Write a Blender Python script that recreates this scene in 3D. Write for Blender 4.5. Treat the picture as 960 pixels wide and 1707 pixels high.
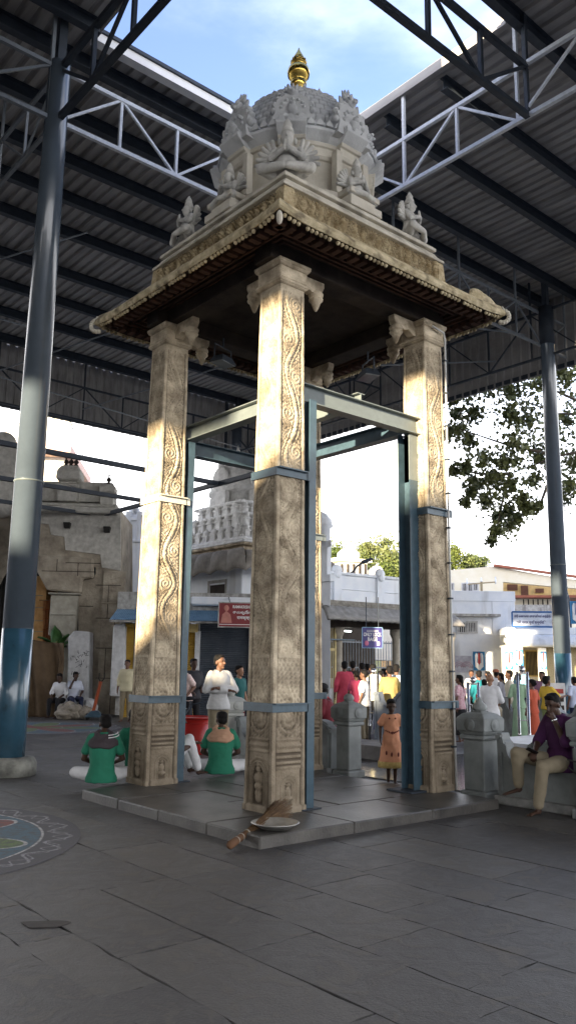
import bpy, bmesh, math, random
import numpy as np
from mathutils import Vector, Matrix
random.seed(7); rng=np.random.RandomState(5)
PI=math.pi; R=math.radians
sc=bpy.context.scene; COL=sc.collection
for o in list(bpy.data.objects): bpy.data.objects.remove(o)
# ---------------------------------------------------------------- camera
FPX,PIT,ROL,AL,CH=1357.13,.1867,-.0139,.8651,1.55
_fw=Vector((math.cos(AL),math.sin(AL),0)); _rt=Vector((math.sin(AL),-math.cos(AL),0)); _up=Vector((0,0,1))
_F=_fw*math.cos(PIT)+_up*math.sin(PIT); _U=-_fw*math.sin(PIT)+_up*math.cos(PIT)
_CR=_rt*math.cos(ROL)-_U*math.sin(ROL); _CU=_rt*math.sin(ROL)+_U*math.cos(ROL)
cam_d=bpy.data.cameras.new('camera'); cam=bpy.data.objects.new('camera',cam_d); COL.objects.link(cam)
cam.matrix_world=Matrix(((_CR.x,_CU.x,-_F.x,0),(_CR.y,_CU.y,-_F.y,0),(_CR.z,_CU.z,-_F.z,CH),(0,0,0,1)))
cam_d.sensor_fit='VERTICAL'; cam_d.sensor_height=36; cam_d.lens=36*FPX/1707; cam_d.clip_end=2000; cam_d.clip_start=.05
sc.camera=cam
# ---------------------------------------------------------------- world + sun
SUN_EL=R(7); PHI=R(18)          # light travels along +a turned 20 deg to +b
SKY=.15; SUNP=5.0; EXPO=2.12
w=bpy.data.worlds.new('World'); sc.world=w; w.use_nodes=True; nt=w.node_tree; nt.nodes.clear()
def nd(nt,t,**k):
    n=nt.nodes.new(t)
    for a,b in k.items(): setattr(n,a,b)
    return n
sky=nd(nt,'ShaderNodeTexSky',sky_type='NISHITA',sun_disc=False,sun_elevation=SUN_EL,air_density=1.0,dust_density=1.5,ozone_density=1.2)
sdir=Vector((-math.cos(PHI)*math.cos(SUN_EL),-math.sin(PHI)*math.cos(SUN_EL),math.sin(SUN_EL)))   # towards the sun
sky.sun_rotation=math.atan2(sdir.x,sdir.y)
tc=nd(nt,'ShaderNodeTexCoord'); mp=nd(nt,'ShaderNodeMapping'); mp.inputs['Scale'].default_value=(1,1,2.6)
nz=nd(nt,'ShaderNodeTexNoise'); nz.inputs['Scale'].default_value=1.7; nz.inputs['Detail'].default_value=7; nz.inputs['Roughness'].default_value=.55
nt.links.new(tc.outputs['Generated'],mp.inputs[0]); nt.links.new(mp.outputs[0],nz.inputs[0])
sx=nd(nt,'ShaderNodeSeparateXYZ'); nt.links.new(tc.outputs['Generated'],sx.inputs[0])
mr=nd(nt,'ShaderNodeMapRange'); mr.inputs[1].default_value=.05; mr.inputs[2].default_value=.72; mr.inputs[3].default_value=.62; mr.inputs[4].default_value=-.12
nt.links.new(sx.outputs['Z'],mr.inputs[0])
ad=nd(nt,'ShaderNodeMath',operation='ADD'); nt.links.new(nz.outputs[0],ad.inputs[0]); nt.links.new(mr.outputs[0],ad.inputs[1])
cr=nd(nt,'ShaderNodeMapRange'); cr.interpolation_type='SMOOTHSTEP'; cr.inputs[1].default_value=.42; cr.inputs[2].default_value=.95
nt.links.new(ad.outputs[0],cr.inputs[0])
mx=nd(nt,'ShaderNodeMix',data_type='RGBA'); mx.inputs['B'].default_value=(6.2,6.2,6.3,1)
hs=nd(nt,'ShaderNodeMix',data_type='RGBA',blend_type='MULTIPLY'); hs.inputs['Factor'].default_value=1; hs.inputs['B'].default_value=(.98,.93,1.22,1)
nt.links.new(sky.outputs[0],hs.inputs['A'])
nt.links.new(cr.outputs[0],mx.inputs['Factor']); nt.links.new(hs.outputs['Result'],mx.inputs['A'])
bg=nd(nt,'ShaderNodeBackground'); bg.inputs[1].default_value=SKY; wo=nd(nt,'ShaderNodeOutputWorld')
nt.links.new(mx.outputs['Result'],bg.inputs[0]); nt.links.new(bg.outputs[0],wo.inputs[0])
sl=bpy.data.lights.new('sun','SUN'); sl.energy=SUNP; sl.angle=R(.5); sl.color=(1,.82,.56)
so=bpy.data.objects.new('sun',sl); COL.objects.link(so); so.rotation_euler=sdir.to_track_quat('Z','Y').to_euler()
sc.view_settings.view_transform='Standard'; sc.view_settings.look='None'; sc.view_settings.exposure=EXPO; sc.view_settings.gamma=1
# ---------------------------------------------------------------- measuring helpers
def ray(u,v): return _F+_CR*((u-480)/FPX)+_CU*((853.5-v)/FPX)
CP=Vector((0,0,CH))
def atz(u,v,z): d=ray(u,v); return CP+d*((z-CH)/d.z)
def atd(u,v,D): d=ray(u,v); return CP+d*(D/d.dot(_fw))
def G(x,y,z=0): return _rt*x+_fw*y+_up*z
YAWC=AL-PI/2                       # local X = camera right
def hsh(i): return (math.sin(i*12.9898)*43758.5453)%1
# ---------------------------------------------------------------- node expression helper
class NX:
    def __init__(s,nt): s.nt=nt
    def m(s,op,a,b=None,c=None,clamp=False):
        n=nd(s.nt,'ShaderNodeMath',operation=op,use_clamp=clamp)
        for i,x in enumerate((a,b,c)):
            if x is None: continue
            if isinstance(x,(int,float)): n.inputs[i].default_value=x
            else: s.nt.links.new(x,n.inputs[i])
        return n.outputs[0]
    def mix(s,f,a,b):
        n=nd(s.nt,'ShaderNodeMix',data_type='RGBA')
        for k,x in (('Factor',f),('A',a),('B',b)):
            if isinstance(x,(int,float)): n.inputs[k].default_value=x
            elif isinstance(x,tuple): n.inputs[k].default_value=(*x,1)
            else: s.nt.links.new(x,n.inputs[k])
        return n.outputs['Result']
    def band(s,x,lo,hi,soft=.01):
        a=s.m('SUBTRACT',x,lo); a=s.m('DIVIDE',a,soft,clamp=True); b=s.m('SUBTRACT',hi,x); b=s.m('DIVIDE',b,soft,clamp=True); return s.m('MULTIPLY',a,b)
# ---------------------------------------------------------------- materials
MATS={}
def mat(name,col,rough=.65,metal=0,var=.18,scale=4,bump=.15,bscale=30,spec=.35,col2=None,detail=6,dist=.01,stretch=(1,1,1),coat=0):
    if name in MATS: return MATS[name]
    m=bpy.data.materials.new(name); m.use_nodes=True; nt=m.node_tree; b=nt.nodes['Principled BSDF']
    b.inputs['Roughness'].default_value=rough; b.inputs['Metallic'].default_value=metal; b.inputs['Specular IOR Level'].default_value=spec
    if coat: b.inputs['Coat Weight'].default_value=coat
    tc=nd(nt,'ShaderNodeTexCoord'); mp=nd(nt,'ShaderNodeMapping'); mp.inputs['Scale'].default_value=stretch; nt.links.new(tc.outputs['Object'],mp.inputs[0])
    n=nd(nt,'ShaderNodeTexNoise'); n.inputs['Scale'].default_value=scale; n.inputs['Detail'].default_value=detail; n.inputs['Roughness'].default_value=.6; nt.links.new(mp.outputs[0],n.inputs[0])
    r=nd(nt,'ShaderNodeValToRGB'); e=r.color_ramp.elements
    c=col; c2=col2 or tuple(min(1,x*(1+var)) for x in c); c1=c if col2 else tuple(x*(1-var) for x in c)
    e[0].position=.32; e[0].color=(*c1,1); e[1].position=.68; e[1].color=(*c2,1)
    nt.links.new(n.outputs[0],r.inputs[0]); nt.links.new(r.outputs[0],b.inputs['Base Color'])
    if bump:
        n2=nd(nt,'ShaderNodeTexNoise'); n2.inputs['Scale'].default_value=bscale; n2.inputs['Detail'].default_value=5; nt.links.new(mp.outputs[0],n2.inputs[0])
        bp=nd(nt,'ShaderNodeBump'); bp.inputs['Strength'].default_value=bump; bp.inputs['Distance'].default_value=dist
        nt.links.new(n2.outputs[0],bp.inputs['Height']); nt.links.new(bp.outputs[0],b.inputs['Normal'])
    MATS[name]=m; return m
def plain(name,col,**k): return mat(name,col,var=k.pop('var',.06),bump=k.pop('bump',0.05),**k)
granite=mat('weathered_granite',(.27,.215,.145),rough=.82,scale=6,bump=1,bscale=50,col2=(.66,.56,.41),dist=.01)
granite_dark=mat('dark_granite',(.018,.013,.011),rough=.9,scale=3,bump=.5,bscale=50,col2=(.055,.042,.032))  # near-black stone, also laid on the eave underside and ceiling
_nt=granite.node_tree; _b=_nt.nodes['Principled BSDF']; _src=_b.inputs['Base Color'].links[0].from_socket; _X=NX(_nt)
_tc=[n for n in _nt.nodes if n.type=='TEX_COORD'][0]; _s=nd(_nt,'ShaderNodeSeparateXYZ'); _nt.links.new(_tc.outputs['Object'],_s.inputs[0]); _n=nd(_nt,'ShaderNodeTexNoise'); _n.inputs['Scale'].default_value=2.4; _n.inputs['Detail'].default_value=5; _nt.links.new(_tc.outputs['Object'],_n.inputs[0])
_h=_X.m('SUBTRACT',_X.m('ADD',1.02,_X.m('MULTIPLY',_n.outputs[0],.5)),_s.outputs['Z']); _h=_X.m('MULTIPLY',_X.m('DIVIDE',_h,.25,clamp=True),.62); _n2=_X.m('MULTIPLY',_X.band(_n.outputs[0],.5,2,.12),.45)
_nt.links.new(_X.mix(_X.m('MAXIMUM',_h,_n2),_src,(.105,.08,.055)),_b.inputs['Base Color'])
def soil_shade(m,dirt_shade,cav=.8,streak=0,sc_=(5,5,.7),lo=.5):
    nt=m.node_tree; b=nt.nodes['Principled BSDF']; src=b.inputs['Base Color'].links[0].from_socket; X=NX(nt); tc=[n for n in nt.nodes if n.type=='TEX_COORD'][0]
    at=nd(nt,'ShaderNodeAttribute'); at.attribute_name='cav'; f=X.m('MULTIPLY',at.outputs['Fac'],cav,clamp=True)  # hollows of the relief: dirt plus shade put into the colour
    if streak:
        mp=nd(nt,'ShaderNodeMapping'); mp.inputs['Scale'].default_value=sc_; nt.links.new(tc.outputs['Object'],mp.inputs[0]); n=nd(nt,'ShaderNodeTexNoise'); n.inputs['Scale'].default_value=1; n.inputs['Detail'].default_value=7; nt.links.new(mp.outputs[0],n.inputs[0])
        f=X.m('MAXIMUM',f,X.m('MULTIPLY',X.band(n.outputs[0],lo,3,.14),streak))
    nt.links.new(X.mix(f,src,dirt_shade),b.inputs['Base Color'])
soil_shade(granite,(.05,.036,.024),.85)
plaster=mat('lime_plaster',(.36,.34,.30),rough=.85,scale=7,bump=.4,bscale=45,col2=(.56,.54,.49),dist=.008)
plaster_old=mat('flaking_plaster',(.34,.25,.13),rough=.9,scale=9,bump=.9,bscale=28,col2=(.62,.52,.34),dist=.02)
gold=mat('gilded_copper',(1,.66,.16),rough=.18,metal=1,var=.05,bump=.03)
steel_blue=mat('blue_steel_paint',(.045,.082,.11),rough=.38,scale=9,bump=.06,var=.2,spec=.5)
steel_grey=mat('grey_steel_paint',(.14,.165,.165),rough=.4,scale=9,bump=.05,var=.12,spec=.5)
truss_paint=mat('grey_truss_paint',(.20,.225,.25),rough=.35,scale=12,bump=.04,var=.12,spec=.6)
truss_skylit=mat('skylit_truss_tone',(.66,.69,.72),rough=.35,scale=12,bump=.04,var=.12,spec=.6)  # sky light on the trusses by the opening, put into a paler colour
purlin_paint=mat('dark_purlin_paint',(.035,.045,.06),rough=.55,scale=6,bump=.05,var=.2)
sheet=mat('roof_sheet_metal',(.24,.23,.22),rough=.55,metal=0,scale=1.1,bump=.05,col2=(.44,.425,.41),stretch=(4,.35,1))
gutter_m=plain('pale_gutter_metal',(.8,.8,.8),rough=.4)
pole_paint=mat('pole_grey_enamel',(.085,.11,.14),rough=.2,scale=3,bump=.02,var=.08,spec=.7,coat=.4)
pole_blue=mat('pole_blue_enamel',(.03,.085,.13),rough=.24,scale=5,bump=.03,var=.15,spec=.7,coat=.4)
concrete=mat('stained_concrete',(.28,.27,.25),rough=.85,scale=8,bump=.5,bscale=35,col2=(.5,.49,.46))
wallgrey=mat('grey_painted_wall',(.15,.165,.165),rough=.6,scale=3,bump=.15,bscale=20,col2=(.25,.27,.265))
white=mat('whitewash',(.70,.74,.80),rough=.8,scale=2,bump=.15,bscale=25,col2=(.84,.86,.88))
white_warm=mat('cream_wash',(.72,.68,.58),rough=.8,scale=2,bump=.12,col2=(.82,.79,.7))
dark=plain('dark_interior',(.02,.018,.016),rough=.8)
soil_shade(pole_blue,(.02,.02,.02),0,.7,(9,9,5),.66); soil_shade(pole_paint,(.05,.045,.04),0,.5,(7,7,.8),.62); soil_shade(wallgrey,(.07,.07,.065),0,.6,(3,3,2),.54); soil_shade(concrete,(.12,.11,.10),0,.6,(4,4,1),.5)
soil_shade(white,(.34,.33,.31),0,.6,(1.6,1.6,.35),.55)
# ---------------------------------------------------------------- mesh builder
class MB:
    def __init__(s): s.v=[];s.f=[];s.sm=[];s.cv={}
    def add(s,vs,fs,smooth=False,M=None):
        o=len(s.v); s.v+= [tuple(M@Vector(p)) for p in vs] if M is not None else [tuple(p) for p in vs]
        s.f+=[tuple(i+o for i in f) for f in fs]; s.sm+=[smooth]*len(fs); return s
    def box(s,x0,x1,y0,y1,z0,z1,M=None):
        return s.add([(x0,y0,z0),(x1,y0,z0),(x1,y1,z0),(x0,y1,z0),(x0,y0,z1),(x1,y0,z1),(x1,y1,z1),(x0,y1,z1)],
          [(3,2,1,0),(4,5,6,7),(0,1,5,4),(1,2,6,5),(2,3,7,6),(3,0,4,7)],M=M)
    def frus(s,cx,cy,z0,h0,z1,h1,k0=None,k1=None,M=None):      # square frustum, half sizes h0 -> h1
        k0=h0 if k0 is None else k0;k1=h1 if k1 is None else k1
        return s.add([(cx-h0,cy-k0,z0),(cx+h0,cy-k0,z0),(cx+h0,cy+k0,z0),(cx-h0,cy+k0,z0),(cx-h1,cy-k1,z1),(cx+h1,cy-k1,z1),(cx+h1,cy+k1,z1),(cx-h1,cy+k1,z1)],
          [(3,2,1,0),(4,5,6,7),(0,1,5,4),(1,2,6,5),(2,3,7,6),(3,0,4,7)],M=M)
    def steps(s,cx,cy,prof,M=None):                           # stack of (z,half)
        for (z0,h0),(z1,h1) in zip(prof,prof[1:]):
            if z1-z0>1e-4: s.frus(cx,cy,z0,h0,z1,h1,M=M)
        return s
    def bar(s,p0,p1,w,h=None,roll=0):
        p0=Vector(p0);p1=Vector(p1);h=h or w;d=p1-p0;L=d.length
        q=d.to_track_quat('Y','Z').to_matrix().to_4x4(); M=Matrix.Translation(p0)@q@Matrix.Rotation(roll,4,'Y')
        return s.box(-w/2,w/2,0,L,-h/2,h/2,M=M)
    def ibeam(s,p0,p1,w,h,t=.012,roll=0):
        p0=Vector(p0);p1=Vector(p1);d=p1-p0;L=d.length
        M=Matrix.Translation(p0)@d.to_track_quat('Y','Z').to_matrix().to_4x4()@Matrix.Rotation(roll,4,'Y')
        s.box(-w/2,w/2,0,L,h/2-t,h/2,M=M); s.box(-w/2,w/2,0,L,-h/2,-h/2+t,M=M); return s.box(-t/2,t/2,.001,L-.001,-h/2+t,h/2-t,M=M)
    def cap(s,p0,p1,r0,r1,n=10,k=4,fl=1.0,ax=None):            # capsule; fl flattens one cross axis
        p0=Vector(p0);p1=Vector(p1);d=(p1-p0); L=d.length
        if L<1e-6: d=Vector((0,0,1));L=1e-6
        z=d.normalized(); a=Vector(ax) if ax is not None else (Vector((1,0,0)) if abs(z.x)<.9 else Vector((0,1,0)))
        x=(a-z*a.dot(z)).normalized(); y=z.cross(x); rings=[]
        for i in range(k): t=-PI/2+PI/2*(i+ .15)/k; rings.append((p0+z*r0*math.sin(t)*fl,r0*math.cos(t)))
        rings.append((p0,r0)); rings.append((p1,r1))
        for i in range(k): t=PI/2*(i+.85)/k; rings.append((p1+z*r1*math.sin(t)*fl,r1*math.cos(t)))
        return s.rings([(c,x,y,r,r*fl) for c,r in rings],n)
    def rings(s,R_,n=14,smooth=True,closed=True):
        vs=[];fs=[]
        for c,x,y,a,b in R_:
            for j in range(n): t=2*PI*j/n; vs.append(tuple(Vector(c)+Vector(x)*a*math.cos(t)+Vector(y)*b*math.sin(t)))
        for i in range(len(R_)-1):
            for j in range(n): k=(j+1)%n; fs.append((i*n+j,i*n+k,(i+1)*n+k,(i+1)*n+j))
        if closed: fs.append(tuple(range(n))[::-1]); fs.append(tuple((len(R_)-1)*n+j for j in range(n)))
        return s.add(vs,fs,smooth)
    def loft(s,L,n=16,M=None):                                  # list of (x,y,z,rx,ry) horizontal ellipses
        X=Vector((1,0,0));Y=Vector((0,1,0))
        R_=[((x,y,z),X,Y,a,b) for x,y,z,a,b in L]; o=len(s.v); s.rings(R_,n)
        if M is not None: s.v[o:]=[tuple(M@Vector(p)) for p in s.v[o:]]
        return s
    def ell(s,c,rx,ry,rz,M=None,n=12,k=8):
        vs=[];fs=[]
        for i in range(1,k):
            t=PI*i/k
            for j in range(n): p=2*PI*j/n; vs.append((rx*math.sin(t)*math.cos(p),ry*math.sin(t)*math.sin(p),-rz*math.cos(t)))
        vs.append((0,0,-rz)); vs.append((0,0,rz)); a=len(vs)-2
        for i in range(k-2):
            for j in range(n): q=(j+1)%n; fs.append((i*n+j,i*n+q,(i+1)*n+q,(i+1)*n+j))
        for j in range(n): q=(j+1)%n; fs.append((q,j,a)); fs.append(((k-2)*n+j,(k-2)*n+q,a+1))
        T=Matrix.Translation(c)@(M if M is not None else Matrix.Identity(4))
        return s.add(vs,fs,True,T)
    def lathe(s,prof,c=(0,0,0),n=24,smooth=True,sq=1):
        return s.rings([((c[0],c[1],c[2]+z),(1,0,0),(0,1,0),r,r) for r,z in prof],n,smooth)
    def tube(s,pts,r,n=8,r1=None):
        m=len(pts)
        P=[Vector(p) for p in pts]; R_=[]; x=None
        for i,p in enumerate(P):
            d=(P[min(i+1,m-1)]-P[max(i-1,0)]).normalized()
            a=x if x is not None else (Vector((1,0,0)) if abs(d.x)<.9 else Vector((0,1,0)))
            x=(a-d*a.dot(d)).normalized(); rr=r if r1 is None else r+(r1-r)*i/(m-1)
            R_.append((p,x,d.cross(x),rr,rr))
        return s.rings(R_,n)
    def prism(s,poly,y0,y1,M=None):                            # polygon in xz, extruded along y
        n=len(poly); vs=[(x,y0,z) for x,z in poly]+[(x,y1,z) for x,z in poly]
        fs=[tuple(range(n)),tuple(range(2*n-1,n-1,-1))]+[(i+n,(i+1)%n+n,(i+1)%n,i) for i in range(n)]
        return s.add(vs,fs,M=M)
    def grid(s,P,smooth=True,cav=None):                         # P numpy (m,n,3)
        if cav is not None: s.cv[len(s.v)]=np.asarray(cav,float).ravel()
        m,n,_=P.shape; i=np.arange((m-1)*(n-1)); r=i//(n-1); c=i%(n-1); a=r*n+c
        return s.add(P.reshape(-1,3).tolist(),np.stack([a,a+1,a+n+1,a+n],1).tolist(),smooth)
    def build(s,name,m,parent=None,bevel=0,loc=None):
        me=bpy.data.meshes.new(name); me.from_pydata(s.v,[],s.f); me.polygons.foreach_set('use_smooth',s.sm); me.update()
        o=bpy.data.objects.new(name,me); COL.objects.link(o)
        if m: me.materials.append(m)
        if s.cv:
            at=me.attributes.new('cav','FLOAT','POINT'); arr=np.zeros(len(s.v))
            for k,a in s.cv.items(): arr[k:k+len(a)]=a
            at.data.foreach_set('value',arr)
        if parent: o.parent=parent
        if loc: o.location=loc
        if bevel: b=o.modifiers.new('bevel','BEVEL'); b.width=bevel; b.segments=1; b.limit_method='ANGLE'; b.angle_limit=.7
        return o
def tag(o,label=None,cat=None,group=None,kind=None):
    for k,v in (('label',label),('category',cat),('group',group),('kind',kind)):
        if v: o[k]=v
    return o
def thing(name,label,cat,loc=(0,0,0),rz=0,group=None):
    o=bpy.data.objects.new(name,None); COL.objects.link(o); o.location=loc; o.rotation_euler=(0,0,rz); o.empty_display_size=.2
    return tag(o,label,cat,group)
def struct(o): o['kind']='structure'; return o
def copy_tree(o,parent=None):
    c=o.copy(); COL.objects.link(c)
    if parent: c.parent=parent
    for ch in list(o.children): copy_tree(ch,c)
    return c
class Site:                                                      # an upright frame standing at a real distance
    def __init__(s,u0,D,yaw=0,z=0):
        p=atd(u0,1110,D); s.o=Vector((p.x,p.y,z)); s.rz=YAWC+yaw; s.X=Vector((math.cos(s.rz),math.sin(s.rz),0)); s.Y=Vector((-s.X.y,s.X.x,0))
    def xz(s,u,v,y=0):
        d=ray(u,v); t=((s.o+s.Y*y)-CP).dot(s.Y)/d.dot(s.Y); p=CP+d*t-s.o; return p.dot(s.X),p.z
    def x(s,u,v=1100,y=0): return s.xz(u,v,y)[0]
    def z(s,u,v,y=0): return s.xz(u,v,y)[1]
# ---------------------------------------------------------------- ground
m=bpy.data.materials.new('granite_paving'); m.use_nodes=True; nt=m.node_tree; X=NX(nt); b=nt.nodes['Principled BSDF']
geo=nd(nt,'ShaderNodeNewGeometry'); sp=nd(nt,'ShaderNodeSeparateXYZ')
dn=nd(nt,'ShaderNodeTexNoise'); dn.inputs['Scale'].default_value=2.2; dn.inputs['Detail'].default_value=4; nt.links.new(geo.outputs['Position'],dn.inputs[0])
vm=nd(nt,'ShaderNodeVectorMath',operation='SCALE'); vm.inputs['Scale'].default_value=.07; nt.links.new(dn.outputs['Color'],vm.inputs[0])
va=nd(nt,'ShaderNodeVectorMath',operation='ADD'); nt.links.new(geo.outputs['Position'],va.inputs[0]); nt.links.new(vm.outputs[0],va.inputs[1]); nt.links.new(va.outputs[0],sp.inputs[0])
cb=nd(nt,'ShaderNodeCombineXYZ'); nt.links.new(X.m('ADD',sp.outputs['Y'],20.33),cb.inputs[0]); nt.links.new(X.m('ADD',sp.outputs['X'],20.09+.29),cb.inputs[1])
br=nd(nt,'ShaderNodeTexBrick'); br.offset=.42; br.squash=.8; br.squash_frequency=3
for k,v in dict(Scale=1,**{'Mortar Size':.009,'Mortar Smooth':.15,'Brick Width':1.28,'Row Height':.575}).items(): br.inputs[k].default_value=v
br.inputs['Color1'].default_value=(.0,.0,.0,1); br.inputs['Color2'].default_value=(1,1,1,1); br.inputs['Bias'].default_value=0
nt.links.new(cb.outputs[0],br.inputs[0])
n1=nd(nt,'ShaderNodeTexNoise'); n1.inputs['Scale'].default_value=.9; n1.inputs['Detail'].default_value=8; n1.inputs['Roughness'].default_value=.65; nt.links.new(geo.outputs['Position'],n1.inputs[0])
n2=nd(nt,'ShaderNodeTexNoise'); n2.inputs['Scale'].default_value=55; n2.inputs['Detail'].default_value=6; n2.inputs['Roughness'].default_value=.7; nt.links.new(geo.outputs['Position'],n2.inputs[0])
n3=nd(nt,'ShaderNodeTexNoise'); n3.inputs['Scale'].default_value=5; n3.inputs['Detail'].default_value=8; n3.inputs['Distortion'].default_value=1.2; nt.links.new(geo.outputs['Position'],n3.inputs[0])
c=X.mix(n1.outputs[0],(.036,.034,.034),(.105,.10,.095))
tn=nd(nt,'ShaderNodeAttribute'); tn.attribute_name='tone'; c=X.mix(X.m('MULTIPLY',tn.outputs['Fac'],.5),c,(.034,.034,.040)); c=X.mix(X.m('MULTIPLY',X.band(tn.outputs['Fac'],-1,.16,.05),.2),c,(.15,.14,.125))
c=X.mix(X.m('MULTIPLY',X.band(n3.outputs[0],.55,.8,.08),.45),c,(.14,.125,.105)); c=X.mix(X.m('MULTIPLY',X.band(n3.outputs[0],-1,.40,.08),.5),c,(.028,.027,.029))
c=X.mix(X.m('MULTIPLY',X.band(n2.outputs[0],.56,2,.12),.45),c,(.15,.145,.14))
fm2=nd(nt,'ShaderNodeTexNoise'); fm2.inputs['Scale'].default_value=.8; fm2.inputs['Detail'].default_value=3; nt.links.new(geo.outputs['Position'],fm2.inputs[0])
fm=nd(nt,'ShaderNodeTexNoise'); fm.inputs['Scale'].default_value=1.6; nt.links.new(geo.outputs['Position'],fm.inputs[0])
nt.links.new(c,b.inputs['Base Color'])
nt.links.new(X.m('ADD',.30,X.m('MULTIPLY',n3.outputs[0],.45)),b.inputs['Roughness']); b.inputs['Specular IOR Level'].default_value=.55
bp=nd(nt,'ShaderNodeBump'); bp.inputs['Strength'].default_value=1; bp.inputs['Distance'].default_value=.02
hh=X.m('ADD',X.m('MULTIPLY',n2.outputs[0],.42),X.m('MULTIPLY',n3.outputs[0],.6)); nt.links.new(hh,bp.inputs['Height']); nt.links.new(bp.outputs[0],b.inputs['Normal'])
paving=m
mort_m=mat('joint_dirt',(.006,.005,.005),rough=.95,scale=.9,bump=.5,bscale=20,col2=(.10,.09,.08))
e=[n for n in mort_m.node_tree.nodes if n.type=='VALTORGB'][0].color_ramp.elements; e[0].position=.52; e[1].position=.66
g=MB().box(-300,400,-300,400,-.5,-.0105).build('ground',mort_m); struct(g)
sv=[];sf_=[];tone=[]; a=-3.63; rr=random.Random(3); rows=[2.40,2.97,3.53,4.15,4.79]
while a<34:
    nxt=[r for r in rows if r>a+.3]; da=(nxt[0]-a) if (nxt and a>1.7) else rr.choice((.52,.57,.62,.7)); b=-9+rr.random(); 
    while b<34:
        L_=rr.choice((.75,.95,1.15,1.35,1.6)); q=rr.choice((.001,.004,.008)); j=lambda: rr.uniform(-.011,.011); z=rr.uniform(-.0035,0); o=len(sv); zz=[z+rr.uniform(-.0015,.0015) for _ in range(4)]
        n=6; ring=[]
        for (x0,y0,x1,y1) in ((a+q,b+q,a+da-q,b+q),(a+da-q,b+q,a+da-q,b+L_-q),(a+da-q,b+L_-q,a+q,b+L_-q),(a+q,b+L_-q,a+q,b+q)):
            for i in range(n): t=i/n; k=0 if i==0 else 1; ring.append((x0+(x1-x0)*t+j()*k,y0+(y1-y0)*t+j()*k))
        m_=len(ring); sv+=[(x,y,z) for x,y in ring]+[(x,y,-.012) for x,y in ring]; sf_.append(tuple(o+i for i in range(m_))); sf_+=[(o+i,o+m_+i,o+m_+(i+1)%m_,o+(i+1)%m_) for i in range(m_)]
        tone+=[rr.random()]*(2*m_); b+=L_
    a+=da
me=bpy.data.meshes.new('paving'); me.from_pydata(sv,[],sf_); at=me.attributes.new('tone','FLOAT','POINT'); at.data.foreach_set('value',tone); me.materials.append(paving); o=bpy.data.objects.new('paving',me); COL.objects.link(o); struct(o)
g=MB()
for x0,x1,y0,y1 in ((-300,-3.7,-300,400),(34.3,400,-300,400),(-3.7,34.3,-300,-9),(-3.7,34.3,34.5,400)): g.box(x0,x1,y0,y1,-.3,-.004)
struct(g.build('outer_ground',paving))
# ---------------------------------------------------------------- canopy roof
roof=thing('canopy_roof','large steel canopy with ribbed metal sheets, purlins, trusses and tall round poles over the courtyard','canopy',(0,0,0))
A0,A1,B0,B1=-29,20.3,-13,26.2; OA0,OA1,OB0,OB1=5.38,10.36,6.74,11.55; ZR=12.2
def sheetmesh(a0,a1,b0,b1):
    n=int(round((a1-a0)/.26)); xs=[];zs=[]
    for i in range(n):
        x=a0+(a1-a0)*i/n; q=(a1-a0)/n
        xs+=[x,x+q*.55,x+q*.66,x+q*.88]; zs+=[0,0,.05,.05]
    xs.append(a1);zs.append(0)
    P=np.zeros((2,len(xs),3)); P[:,:,0]=xs; P[:,:,2]=np.array(zs)+ZR; P[0,:,1]=b0; P[1,:,1]=b1
    m=MB().grid(P,False); o=m.build('roof_sheet',sheet,roof); s=o.modifiers.new('solid','SOLIDIFY'); s.thickness=.012; s.offset=1; return o
sheetmesh(A0,A1,OB1,B1); sheetmesh(A0,A1,B0,OB0); sheetmesh(A0,OA0,OB0,OB1); sheetmesh(OA1,A1,OB0,OB1)
bl=[b for b in (25.4,23.4,21.6,19.85,17.8,16.35,15.0,13.6,12.15)]
for b in bl: MB().ibeam((A0,b,ZR-.14),(A1,b,ZR-.14),.16,.26).build('purlin',purlin_paint,roof)
for b in (11.25,9.65,8.25): 
    MB().ibeam((OA1+.25,b,ZR-.14),(A1,b,ZR-.14),.15,.26).build('purlin',purlin_paint,roof)
    MB().ibeam((A0,b,ZR-.14),(OA0-.1,b,ZR-.14),.15,.26).build('purlin',purlin_paint,roof)
b=6.5
while b>B0: MB().ibeam((A0,b,ZR-.14),(A1,b,ZR-.14),.15,.26).build('purlin',purlin_paint,roof); b-=1.5
MB().box(OA0-.05,OA1+.1,OB1-.02,OB1+.16,ZR-.12,ZR+.05).build('gutter',gutter_m,roof)
MB().box(OA0-.05,OA1+.1,OB1-.06,OB1+.2,ZR+.052,ZR+.12).build('gutter_cap',purlin_paint,roof)
MB().box(OA0-.12,OA0-.06,OB0-.3,OB1+.3,ZR+.06,ZR+.80).build('added_sun_kerb',sheet,roof)  # added above the roof, out of view, to stop low sun entering the opening
MB().box(OA0-.04,OA0,OB0,OB1-.04,ZR-.05,ZR+.15).build('edge_trim',sheet,roof); MB().box(OA1+.001,OA1+.04,OB0,OB1-.04,ZR-.05,ZR+.15).build('edge_trim',sheet,roof)
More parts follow.
